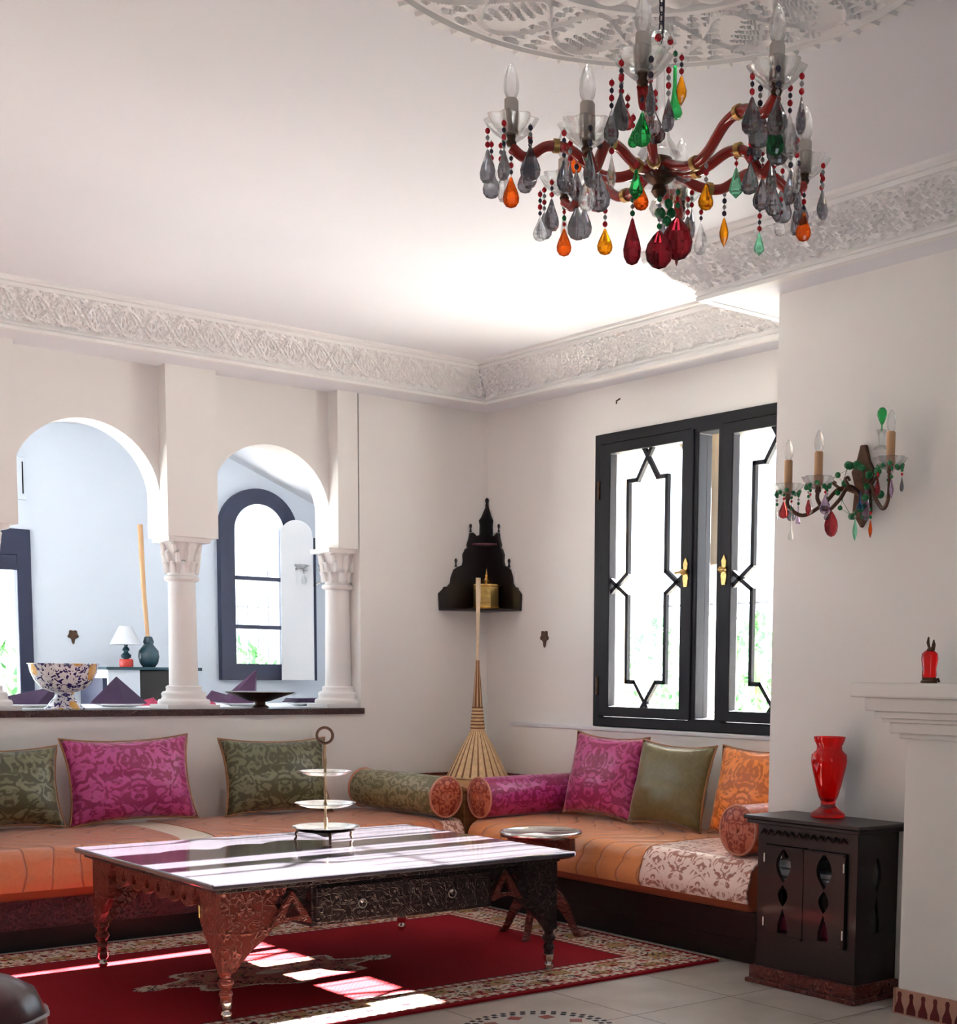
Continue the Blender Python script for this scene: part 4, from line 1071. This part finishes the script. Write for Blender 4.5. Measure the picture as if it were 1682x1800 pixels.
def napkin(name, label, loc, kind, mat, rz=0, s=1.0):
    m = MB()
    if kind == 'pyramid':
        pts = [(-.17, -.03, 0), (0, -.11, 0), (.17, -.02, 0), (0, .08, 0), (0, 0, .155)]
        m.add(pts, [(0, 1, 4), (1, 2, 4), (2, 3, 4), (3, 0, 4), (0, 3, 2, 1)])
        m.add([(-.155, .0, 0), (.03, -.02, .0), (.02, .06, .145), (.16, .05, 0)], [(0, 1, 2), (1, 3, 2), (0, 2, 3), (0, 3, 1)])
    elif kind == 'cone':
        pts = [(-.13, -.05, 0), (.03, -.07, 0), (.11, .05, 0), (-.03, .09, 0), (.09, 0, .205), (-.10, .0, .05)]
        m.add(pts, [(0, 1, 4, 5), (1, 2, 4), (2, 3, 4), (3, 0, 5, 4), (0, 3, 2, 1)])
        m.add([(-.26, -.03, .02), (-.08, -.06, 0), (-.02, .03, .03), (-.18, .04, .075)], [(0, 1, 2, 3)]); m.add([(-.26, -.03, .015), (-.08, -.06, -.002), (-.02, .03, .025), (-.18, .04, .07)], [(3, 2, 1, 0)])
    elif kind == 'low':
        m.add([(-.20, -.04, 0), (0, -.09, 0), (.20, -.03, 0), (.05, .08, 0), (.12, 0, .095), (-.19, 0, .03)], [(0, 1, 4, 5), (1, 2, 4), (2, 3, 4), (3, 0, 5, 4), (0, 3, 2, 1)])
    else:
        for i in range(3): m.box((-.13 + .01*i, -.09, .0 + .009*i), (.13 - .008*i, .09, .007 + .009*i))
    o = obj(name, m, mat, loc=loc, rot=(0, 0, rz), bevel=.003); o.scale = (s, s, s); tag(o, label, 'napkin', 'purple napkins on the dining table')
napkin('napkin', 'aubergine napkin folded low, left of the painted bowl', (2.62, 7.93, PZ+.018), 'low', 'napkin')
napkin('napkin', 'dark aubergine pyramid napkin between painted bowl and full column', (3.09, 7.93, PZ+.018), 'pyramid', 'napkin')
napkin('napkin', 'plum napkin cone rising behind the dark dish', (3.85, 7.93, PZ+.018), 'cone', 'napkin2')
napkin('napkin', 'flat folded purple napkin right of the dark dish', (4.28, 7.93, PZ+.0205), 'flat', 'napkin')
napkin('napkin', 'small crimson pink napkin left of the plum napkin cone', (3.72, 8.25, PZ), 'low', 'pink', .3, .6)
napkin('napkin', 'crimson napkin tip beside the base of the full column', (3.36, 8.2, PZ), 'low', 'pink', .2, .5)
# footed bowls on the counter
t = thing('footed_bowl', 'footed china bowl painted with leaves and yellow flowers on the counter', 'bowl', (2.612, 7.40, 1.0355))
m = MB(); m.lathe([(.168, .226), (.160, .19), (.140, .145), (.105, .105), (.06, .088), (.045, .085), (0, .088), (0, .094), (.055, .096), (.098, .112), (.132, .150), (.152, .192), (.160, .228), (.174, .233), (.174, .228)], n=56, lobes=12, amp=.008); obj('bowl', m, 'paintchina', t, smooth=50)
m = MB(); m.lathe([(0, 0), (.102, 0), (.102, .006), (.088, .012), (.068, .040), (.048, .062), (.046, .078), (.050, .088), (0, .088)], n=40); obj('foot', m, 'paintchina', t, smooth=50)
t = thing('footed_dish', 'wide dark footed dish on the counter in the right arch', 'dish', (3.695, 7.40, 1.0355))
m = MB(); m.lathe([(0, .030), (.05, .036), (.11, .058), (.185, .084), (.192, .088), (.185, .091), (.10, .066), (0, .046)], n=48); obj('dish', m, 'darkmetal', t, smooth=50)
m = MB(); m.lathe([(0, 0), (.048, 0), (.046, .008), (.028, .018), (.030, .036), (0, .036)], n=28); obj('foot', m, 'darkmetal', t, smooth=50)

# sideboard, lamp, bottle vase with pole
sb = thing('sideboard', 'dark sideboard with pale pierced front against the far dining room wall', 'sideboard', (3.57, 9.3, .2805))
m = MB(); m.box((.215, 0, .06), (.62, .5, .955)); m.box((0, .02, .0), (.62, .5, .06)); obj('cabinet_body', m, 'ebony', sb, bevel=.006)
m = MB()
holes = []
for i in range(4):
    x = .03 + .052*i; holes.append([(x - .009, .70), (x + .009, .70), (x + .009, .755), (x + .013, .775), (x, .795), (x - .013, .775), (x - .009, .755)])
m.poly([(0, .06), (.212, .06), (.212, .955), (0, .955)], holes, lambda u, v, w: (u, -.0 + w, v), .02); m.box((0, .02, .90), (.212, .5, .955))
q = obj('pierced_front', m, 'dwall', sb); q['label'] = 'pale pierced front'  # pierced panel paler than the dark body
m = MB(); m.box((.0, .10, .06), (.212, .5, .90)); obj('inner_case', m, 'bluewood', sb)
m = MB(); m.box((-.02, -.02, .955), (.64, .5, .975)); obj('top_board', m, 'teal', sb, bevel=.004)
t = thing('table_lamp', 'small table lamp with grey shade and red base on the sideboard', 'lamp', (3.74, 9.42, 1.256))
m = MB(); m.lathe([(0, 0), (.042, 0), (.045, .01), (.045, .045), (.038, .052), (0, .052)], n=24); q = obj('lamp_base', m, 'redlac', t, smooth=50)
m = MB(); m.lathe([(.012, .05), (.030, .062), (.034, .078), (.018, .092), (.012, .10), (.024, .112), (.020, .125), (.010, .135), (.014, .145), (.008, .16), (.006, .19)], n=20); obj('stem', m, 'teal', t, smooth=60)
m = MB(); m.lathe([(.102, .148), (.040, .268), (.038, .268), (.100, .148)], n=36); obj('lamp_shade', m, 'lampshade', t, smooth=60)
t = thing('bottle_vase', 'dark teal bottle vase holding a long brown pole on the sideboard', 'vase', (3.895, 9.42, 1.256))
m = MB(); m.lathe([(0, 0), (.040, 0), (.060, .03), (.070, .07), (.064, .11), (.040, .14), (.030, .155), (.036, .165), (.034, .175), (.026, .20), (.022, .205), (0.0, .205)], n=32); obj('vase_body', m, 'teal', t, smooth=60)
m = MB(); m.tube([(.0, 0, 1.461), (-.022, 0, 1.80), (-.035, 0, 2.20)], [.013, .016, .018], 10); o = obj('pole', m, 'strawdark'); o.location = (3.89, 9.42, 0); o.active_material = MT['tancandle']; tag(o, 'long tan wooden pole standing up from the dark teal bottle vase', 'pole')
t = thing('clay_pot', 'small grey pot with white rim near the right column', 'pot', (4.58, 7.88, PZ))
m = MB(); m.lathe([(0, 0), (.03, 0), (.034, .05), (.044, .09), (.046, .115), (.04, .115), (0, .1)], n=24); obj('pot_body', m, 'darkmetal', t, smooth=50)
m = MB(); m.lathe([(.046, .108), (.050, .112), (.050, .132), (.044, .132), (.040, .112)], n=24); obj('rim', m, 'china', t, smooth=50)

# ================================================================== GARDEN
m = MB(); m.box((6.25, -4, -.35), (30, 30, -.25)); m.box((-12, 10.35, -.35), (6.25, 30, -.25)); struct('ground', m, 'ground')
def shrub(label, x, y, h, w, seed, z0=-.25, n=900):
    rnd = random.Random(seed)
    t = thing('shrub', label, 'shrub', (x, y, z0), 0, 'garden shrubs outside the windows')
    m = MB(); m.tube([(0, 0, 0), (.03, 0, h*.5), (0, .04, h*.85)], [.035, .025, .01], 8)
    for k in range(7):
        a = rnd.random()*6.28; m.tube([(0, 0, h*(.2+.08*k)), (w*.5*math.cos(a), w*.5*math.sin(a), h*(.35+.09*k))], [.014, .005], 5)
    obj('stem', m, 'bark', t, smooth=60)
    m = MB()
    for i in range(n):
        a = rnd.random()*6.28; q = rnd.random()**.5; zz = rnd.random(); rr = w*q*(math.sin(PI*min(1, zz*.9 + .12)))**.5
        p = Vector((rr*math.cos(a), rr*math.sin(a), h*(.12 + .88*zz))); s = .045 + .05*rnd.random()
        R = Matrix.Rotation(rnd.random()*6.28, 3, 'Z') @ Matrix.Rotation(rnd.random()*1.6 - .3, 3, 'X')
        vs = [p + R @ Vector(v)*s for v in ((0, -1, 0), (.45, -.2, .1), (0, 1, 0), (-.45, -.2, .1), (0, -.2, -.06))]
        m.add(vs, [(0, 1, 4), (1, 2, 4), (2, 3, 4), (3, 0, 4), (0, 3, 2, 1)])
    obj('foliage', m, 'leaf', t)
shrub('leafy green shrub outside behind the left casement of the latticed window', 7.95, 8.85, 1.95, .62, 1)
shrub('leafy green shrub outside behind the centre strip of the latticed window', 7.6, 7.3, 1.95, .45, 2)
shrub('green shrub outside the arched dining room window', 5.9, 12.6, 1.85, .85, 3)
shrub('green shrub outside the dining room door at the left', 3.6, 12.8, 1.9, .8, 4)

# ================================================================== CRYSTALS
LIB = {}
def drop_mesh(kind, mat):
    k = (kind, mat)
    if k in LIB: return LIB[k]
    m = MB()
    if kind == 'tear':      # flattened pear, unit height 1, hangs from z = 0
        P = [(0, 0), (.05, -.04), (.09, -.15), (.17, -.32), (.255, -.50), (.30, -.66), (.28, -.82), (.18, -.95), (0, -1)]
        m.lathe(P, n=16, sy=.48)
    elif kind == 'spear':
        m.lathe([(0, 0), (.05, -.05), (.12, -.25), (.19, -.5), (.17, -.68), (.09, -.86), (0, -1)], n=12, sy=.6)
    elif kind == 'long':    # slim glass drip with a round end
        m.lathe([(0, 0), (.035, -.03), (.04, -.4), (.07, -.65), (.14, -.82), (.155, -.90), (.11, -.98), (0, -1)], n=16)
    elif kind == 'disc':
        m.lathe([(0, 0), (.06, -.03), (.17, -.14), (.31, -.34), (.37, -.56), (.33, -.78), (.19, -.94), (0, -1)], n=28, sy=.40)
    elif kind == 'kite':
        m.lathe([(0, 0), (.05, -.03), (.30, -.70), (.26, -.80), (0, -1)], n=6, sy=.5)
    me = m.mesh('crystal_drop', mat, 50 if kind == 'long' else None); LIB[k] = me; return me
def beads_mesh(n, pal, pitch=.0155, r=.0062):
    k = ('b', n, pal)
    if k in LIB: return LIB[k]
    m = MB(); pals = {'rb': ['redbead', 'blackbead'], 'rg': ['redbead', 'greybead'], 'bb': ['blackbead', 'greybead'], 'gr': ['greenbead', 'redbead'], 'gg': ['greenbead', 'greybead'], 'rr': ['redbead', 'redbead']}[pal]
    m.tube([(0, 0, 0), (0, 0, -n*pitch - .004)], .0009, 4, m=1)
    for i in range(n): m.ball((0, 0, -(i+.5)*pitch - .002), r if i % 2 == 0 else r*.8, 8, m=i % 2, sz=1.15)
    me = m.mesh('bead_string', pals, 170); LIB[k] = me; return me
def hang(parent, p, kind, mat, size, nb=3, pal='rb', rz=0.0, wide=1.0):
    """string of beads at p and the drop beneath it; the string is a piece of the drop"""
    L = nb*.0155 + .004 if nb else 0
    d = link('crystal_drop', drop_mesh(kind, mat), parent, (p[0], p[1], p[2] - L), (0, 0, rz), (size*wide, size*wide, size))
    if nb:
        b = link('bead_string', beads_mesh(nb, pal), d); b.scale = (1/(size*wide), 1/(size*wide), 1/size); b.location = (0, 0, L/size)
    return d
FACE = math.atan2(-r_.y, r_.x) * -1     # broad side of flat drops roughly towards the room
def cup_meshes():
    m = MB(); m.lathe([(.010, -.012), (.018, -.010), (.034, .002), (.050, .018), (.058, .032), (.060, .036), (.056, .034), (.046, .020), (.030, .007), (.0, .002)], n=64, lobes=8, amp=.10)
    a = m.mesh('cup', 'g_clear', 60)
    m = MB(); m.lathe([(.0, -.026), (.010, -.024), (.013, -.016), (.009, -.010), (.012, .004), (0, .004)], n=16); b = m.mesh('cup_holder', 'darkmetal', 60)
    m = MB(); m.lathe([(0, .003), (.0165, .003), (.0165, .078), (.014, .082), (0, .082)], n=20, lobes=9, amp=.03); c = m.mesh('candle', 'candle', 50)
    m = MB(); m.lathe([(.010, .080), (.0165, .095), (.0185, .110), (.016, .132), (.010, .150), (.004, .160), (0, .162)], n=18); d = m.mesh('bulb', 'g_clear', 60)
    m = MB(); m.tube([(0, 0, .082), (0, 0, .105), (.004, 0, .118), (-.004, 0, .118), (0, 0, .105)], .0012, 5); e = m.mesh('filament', 'darkmetal')
    return a, b, c, d, e
CUP = cup_meshes()
CT = MB().lathe([(0, .003), (.0165, .003), (.0165, .128), (.013, .132), (0, .132)], n=20).mesh('candle', 'tancandle', 50)
def put_cup(parent, p, candle=None, s=1.0, cup=True):
    q = link('cup', CUP[0], parent, p, None, (s, s, s)) if cup else link('cup', CUP[1], parent, p, None, (s, s, s))
    if cup: link('cup_holder', CUP[1], q)
    link('candle', candle or CUP[2], q); link('bulb', CUP[3], q, (0, 0, .05 if candle else 0))
    return q
def bez(P, n=24):
    """Catmull-Rom through P"""
    P = [Vector(p) for p in P]; Q = [P[0]*2 - P[1]] + P + [P[-1]*2 - P[-2]]; out = []
    for i in range(1, len(Q)-2):
        for k in range(n):
            t = k/n; a, b, c, d = Q[i-1], Q[i], Q[i+1], Q[i+2]
            out.append(.5*((2*b) + (c-a)*t + (2*a-5*b+4*c-d)*t*t + (3*b-3*c+d-a)*t**3))
    out.append(P[-1]); return out

def chandelier():
    cx, cy = 2.385, 2.655
    t = thing('chandelier', 'glass chandelier with red arms, candle bulbs and coloured drops under the ceiling rose', 'chandelier', (cx, cy, 3.0))
    Z = lambda z: z - 3.0
    m = MB()
    z = 2.985; k = 0
    while z > 2.775:
        a = k % 2; pts = [( (.006*math.cos(q) if a else 0), (0 if a else .006*math.cos(q)), Z(z - .014) + .014*math.sin(q)) for q in [2*PI*i/12 for i in range(12)]]
        m.tube(pts, .0018, 5, closed=True); z -= .021; k += 1
    m.lathe([(.0, Z(3.0) - .02), (.03, Z(3.0)-.018), (.045, Z(3.0) - .001), (0, Z(3.0)-.0005)], n=24); m.tube([(.010, 0, Z(2.985)), (.012, .004, Z(2.88)), (.007, 0, Z(2.77))], .0022, 5)
    obj('chain', m, 'blackbead', t, smooth=60)
    m = MB(); m.lathe([(.004, Z(2.775)), (.020, Z(2.768)), (.030, Z(2.757)), (.034, Z(2.745)), (.022, Z(2.738)), (.012, Z(2.72)), (.010, Z(2.70)), (.007, Z(2.698))], n=40, lobes=8, amp=.10); obj('crown', m, 'g_clear', t, smooth=60)
    m = MB(); m.ball((-.022, -.014, Z(2.748)), .009, 10); m.ball((.008, -.024, Z(2.745)), .008, 10); obj('crown_bead', m, 'redbead', t, smooth=60)
    m = MB(); m.lathe([(.007, Z(2.70)), (.010, Z(2.68)), (.012, Z(2.62)), (.016, Z(2.57)), (.026, Z(2.53)), (.046, Z(2.500)), (.052, Z(2.490)), (.035, Z(2.482)), (0, Z(2.48))], n=40, lobes=10, amp=.03); obj('column', m, 'g_clear', t, smooth=60)
    m = MB(); m.lathe([(0, Z(2.484)), (.030, Z(2.482)), (.040, Z(2.468)), (.036, Z(2.450)), (.044, Z(2.444)), (.030, Z(2.430)), (.014, Z(2.420)), (.020, Z(2.405)), (.010, Z(2.392)), (0, Z(2.388))], n=32); obj('hub', m, 'darkmetal', t, smooth=50)
    m = MB(); m.lathe([(.044, Z(2.452)), (.062, Z(2.446)), (.070, Z(2.432)), (.050, Z(2.425)), (.040, Z(2.436))], n=48, lobes=8, amp=.10); m.lathe([(0, Z(2.39)), (.018, Z(2.383)), (.024, Z(2.366)), (.016, Z(2.350)), (0, Z(2.343))], n=20); obj('hub_dish', m, 'g_clear', t, smooth=60)
    arms = [(.36, 153, 2.50, 1), (.385, 88, 2.50, 0), (.43, -137, 2.505, 1), (.455, -99, 2.505, 1), (.395, -19, 2.50, 0), (.375, 39, 2.50, 0), (.35, 201, 2.41, 0), (.33, -80, 2.435, 0)]
    mats = ['g_smoke', 'g_clear', 'g_smoke', 'g_smoke', 'g_smoke']
    rnd = random.Random(11)
    for i, (R, A, cz, up) in enumerate(arms):
        a = math.radians(A); c, s = math.cos(a), math.sin(a)
        zz = Z(cz)
        low = Z(2.462)
        hump = zz - .028 if not up else zz - .03
        P = [(.03, low), (R*.25, low - .030), (R*.42, low - .028), (R*.60, low + .018 + (cz-2.5)*.4), (R*.76, low + .022 + (cz-2.5)*.6), (R*.90, low - .008 + (cz-2.5)), (R, zz - .026)]
        m = MB(); m.tube(bez([(r*c, r*s, z) for r, z in P], 8), .0125, 12)
        arm = obj('arm', m, 'redtube', t, smooth=70)
        for fr in (.33, .70):
            m = MB()
            r = R*fr; k = [p for p in P]; 
            q = min(bez([(r2*c, r2*s, z) for r2, z in P], 8), key=lambda v: abs(math.hypot(v.x, v.y) - r))
            d = Vector((c, s, 0)); m.tube([q - d*.007, q + d*.007], .0165, 12)
            obj('arm_collar', m, 'brass', arm, smooth=60)
        cup = put_cup(t, (R*c, R*s, zz))
        n = 5
        for j in range(n):
            b = 2*PI*j/n + i*.9; px, py = R*c + .055*math.cos(b), R*s + .055*math.sin(b)
            hang(t, (px, py, zz + .018), 'tear', mats[(j + i) % 5], .068 + .020*rnd.random(), 3 + (j % 2), ('rb', 'bb', 'rg')[(i+j) % 3], rnd.random()*3, 1.0)
        # coloured drop under each holder
        hang(t, (R*c, R*s, zz - .026), 'tear', ('g_orange', 'g_orange', 'g_green', 'g_dkgreen', 'g_orange', 'g_amber', 'g_clear', 'g_smoke')[i], .072, 4 if i in (0, 1, 4) else 3, 'gr' if i in (1, 6) else 'rb', FACE, .9)
    def low_at(x, y, z, kind, mat, size, nb, pal='rg', wide=1.0, rz=None): hang(t, (x - cx, y - cy, z - 3.0), kind, mat, size, nb, pal, FACE if rz is None else rz, wide)
    for row in EXTRA: low_at(*row)
    # upper pair hanging from the crown
    hang(t, (.030, -.018, Z(2.735)), 'long', 'g_green', .125, 2, 'gg', 0, 1.0)
    hang(t, (.040, -.030, Z(2.725)), 'spear', 'g_amber', .070, 3, 'rb', FACE, 1.0)
    m = MB(); 
    for (x, y, z, r) in ((.012, -.02, 2.375, .012), (-.01, -.016, 2.35, .014), (.03, -.01, 2.36, .013), (.0, -.03, 2.33, .012)): m.ball((x, y, Z(z)), r, 10)
    obj('bead_cluster', m, 'greenbead', t, smooth=60)
    return t
# (x, y, z of the string top, shape, glass, length, beads, bead colours, width)
EXTRA = [
    (2.265, 2.713, 2.39, 'tear', 'g_amber', 0.062, 5, 'rg', 1.0),
    (2.382, 2.489, 2.449, 'tear', 'g_amber', 0.06, 4, 'rg', 1.0),
    (2.657, 2.707, 2.496, 'spear', 'g_amber', 0.074, 5, 'bb', 0.85),
    (2.693, 2.616, 2.446, 'kite', 'g_mint', 0.057, 5, 'rb', 0.8),
    (2.241, 2.574, 2.425, 'kite', 'g_green', 0.069, 1, 'rr', 0.8),
    (2.282, 2.603, 2.407, 'tear', 'g_orange', 0.06, 1, 'rr', 1.0),
    (2.296, 2.649, 2.376, 'tear', 'g_burg', 0.11, 3, 'gg', 0.65),
    (2.489, 2.498, 2.481, 'kite', 'g_mint', 0.071, 2, 'rr', 0.8),
    (2.335, 2.597, 2.374, 'disc', 'g_burg', 0.089, 5, 'gg', 0.98),
    (2.398, 2.602, 2.405, 'disc', 'g_burg', 0.103, 4, 'gr', 0.98),
    (2.487, 2.662, 2.422, 'tear', 'g_smoke', 0.058, 3, 'rg', 1.0),
    (2.44, 2.649, 2.286, 'spear', 'g_burg', 0.025, 1, 'rr', 0.85),
    (2.202, 2.745, 2.453, 'tear', 'g_smoke', 0.069, 1, 'bb', 0.8),
    (2.177, 2.44, 2.526, 'tear', 'g_smoke', 0.066, 3, 'rr', 1.2),
    (2.173, 2.909, 2.497, 'tear', 'g_smoke', 0.063, 1, 'bb', 1.0),
    (2.396, 2.276, 2.51, 'tear', 'g_smoke', 0.102, 2, 'rr', 0.85),
    (2.051, 2.439, 2.514, 'tear', 'g_smoke', 0.069, 4, 'rb', 0.8),
    (2.414, 2.366, 2.488, 'tear', 'g_smoke', 0.059, 1, 'rr', 1.0),
    (2.104, 2.429, 2.453, 'tear', 'g_green', 0.037, 2, 'rr', 1.0),
    (2.08, 2.92, 2.52, 'tear', 'g_smoke', 0.07, 4, 'rb', 1.0),
    (2.098, 2.906, 2.518, 'tear', 'g_clear', 0.047, 3, 'rg', 1.0),
    (2.288, 2.999, 2.469, 'tear', 'g_clear', 0.06, 4, 'rb', 1.0),
    (2.713, 2.563, 2.447, 'tear', 'g_clear', 0.049, 3, 'rb', 1.0),
    (2.755, 2.533, 2.478, 'tear', 'g_smoke', 0.068, 2, 'rr', 1.0),
    (2.3, 2.874, 2.54, 'tear', 'g_orange', 0.059, 0, 'rr', 1.0),
    (2.111, 2.456, 2.503, 'tear', 'g_rose', 0.042, 2, 'rr', 1.0)]
chandelier()

def sconce(loc, rot, label, glass, metal, beads, arms, candle, s=1.0, back=True, extras=(), cup=True):
    t = thing('wall_sconce', label, 'wall lamp', loc, rot)      # local: x out of the wall, y along it
    if back:
        m = MB(); m.poly([(-.045, -.10), (.0, -.16), (.045, -.10), (.035, 0), (.055, .06), (.03, .10), (.012, .16), (-.012, .16), (-.03, .10), (-.055, .06), (-.035, 0)], [], lambda u, v, w: (.001 + w, u*s, v*s), .02*s)
        obj('back_plate', m, metal, t, bevel=.004)
    rnd = random.Random(5)
    for i, (ax, ay, az) in enumerate(arms):
        m = MB(); m.tube(bez([(.02, 0, -.03), (ax*.35, ay*.30, -.005), (ax*.55, ay*.50, -.06), (ax*.80, ay*.78, -.105), (ax, ay*.98, -.07), (ax, ay, az)], 8), .008*s, 8)
        ends = [(ax*.35, ay*.30, -.005), (ax*.42, ay*.42, .02), (ax*.36, ay*.46, .03), (ax*.32, ay*.40, .018)]
        m.tube(bez(ends, 6), .006*s, 8)
        a = obj('arm', m, metal, t, smooth=70)
        put_cup(t, (ax, ay, az + .012), candle, s, cup=cup)
        m = MB()
        for k in range(10):
            b = 2*PI*k/10; m.ball((ax + .046*s*math.cos(b), ay + .046*s*math.sin(b), az + .014 + .008*math.sin(3*b)), .0095*s, 8)
        obj('bead_ring', m, beads, t, smooth=60)
        for k in range(4):
            b = 2*PI*k/4 + .4 + i; hang(t, (ax + .045*s*math.cos(b), ay + .045*s*math.sin(b), az + .012), ('tear', 'long', 'tear', 'spear')[k], glass[(k + i) % len(glass)], (.055 + .02*rnd.random())*s, 2 + k % 2, ('gr', 'gg')[k % 2] if beads == 'greenbead' else 'bb', rnd.random()*3)
    m = MB(); pts = []
    for k in range(24):
        b = 6.28*k/24*2 + rnd.random(); pts.append((.03 + .05*rnd.random(), (.06 + .07*rnd.random())*s*math.cos(b), -.02 + .10*s*math.sin(b)))
        m.ball(pts[-1], (.010 + .007*rnd.random())*s, 8)
    m.tube(pts, .0012, 4)
    if back: obj('bead_cluster', m, beads, t, smooth=60)
    for e in extras: hang(t, *e)
    return t
sconce((XC, 3.70, 1.99), PI, 'bronze wall sconce with three tan candles and green beads beside the window corner', ['g_rose', 'g_lilac', 'g_smoke', 'g_clear'], 'darkmetal', 'greenbead',
       [(.16, -.26, -.03), (.24, -.03, -.03), (.12, .22, .03)], CT, 1.0, True,
       [((.17, -.02, -.085), 'disc', 'g_rose', .10, 1, 'rr', 0, 1.0), ((.10, .04, -.10), 'spear', 'g_mint', .085, 2, 'gg', .3, .9), ((.08, .10, -.09), 'spear', 'g_orange', .07, 3, 'gr', .3, .9),
        ((.18, -.22, -.07), 'long', 'g_clear', .10, 2, 'gg', 0, .8), ((.05, .05, .0), 'tear', 'g_lilac', .14, 0, 'gg', .2, .5), ((.10, .06, -.03), 'long', 'g_blue', .07, 0, 'gg', 0, 1.2)])
# glass spire rising from the same sconce is built below as its own part
scn = [o for o in bpy.data.objects if o.name == 'wall_sconce'][0]
m = MB(); m.lathe([(.004, .0), (.030, .004), (.026, .012), (.010, .02), (.012, .05), (.018, .07), (.022, .075), (.006, .08)], c=(.09, .15, .115), n=20); obj('finial_cup', m, 'g_clear', scn, smooth=60)
m = MB(); m.tube([(.09, .15, .19), (.09, .15, .215)], .003, 6); m.lathe([(.004, .21), (.012, .225), (.019, .245), (.018, .26), (.010, .272), (0, .275)], c=(.09, .15, 0), n=14); obj('finial_drop', m, 'g_green', scn, smooth=60)
sconce((5.615, 9.75, 1.99), PI, 'clear crystal wall sconce on the dining room side wall behind the right column', ['g_clear'], 'silver', 'greybead',
       [(.25, .10, .0), (.34, -.10, .0)], None, 1.0, False)
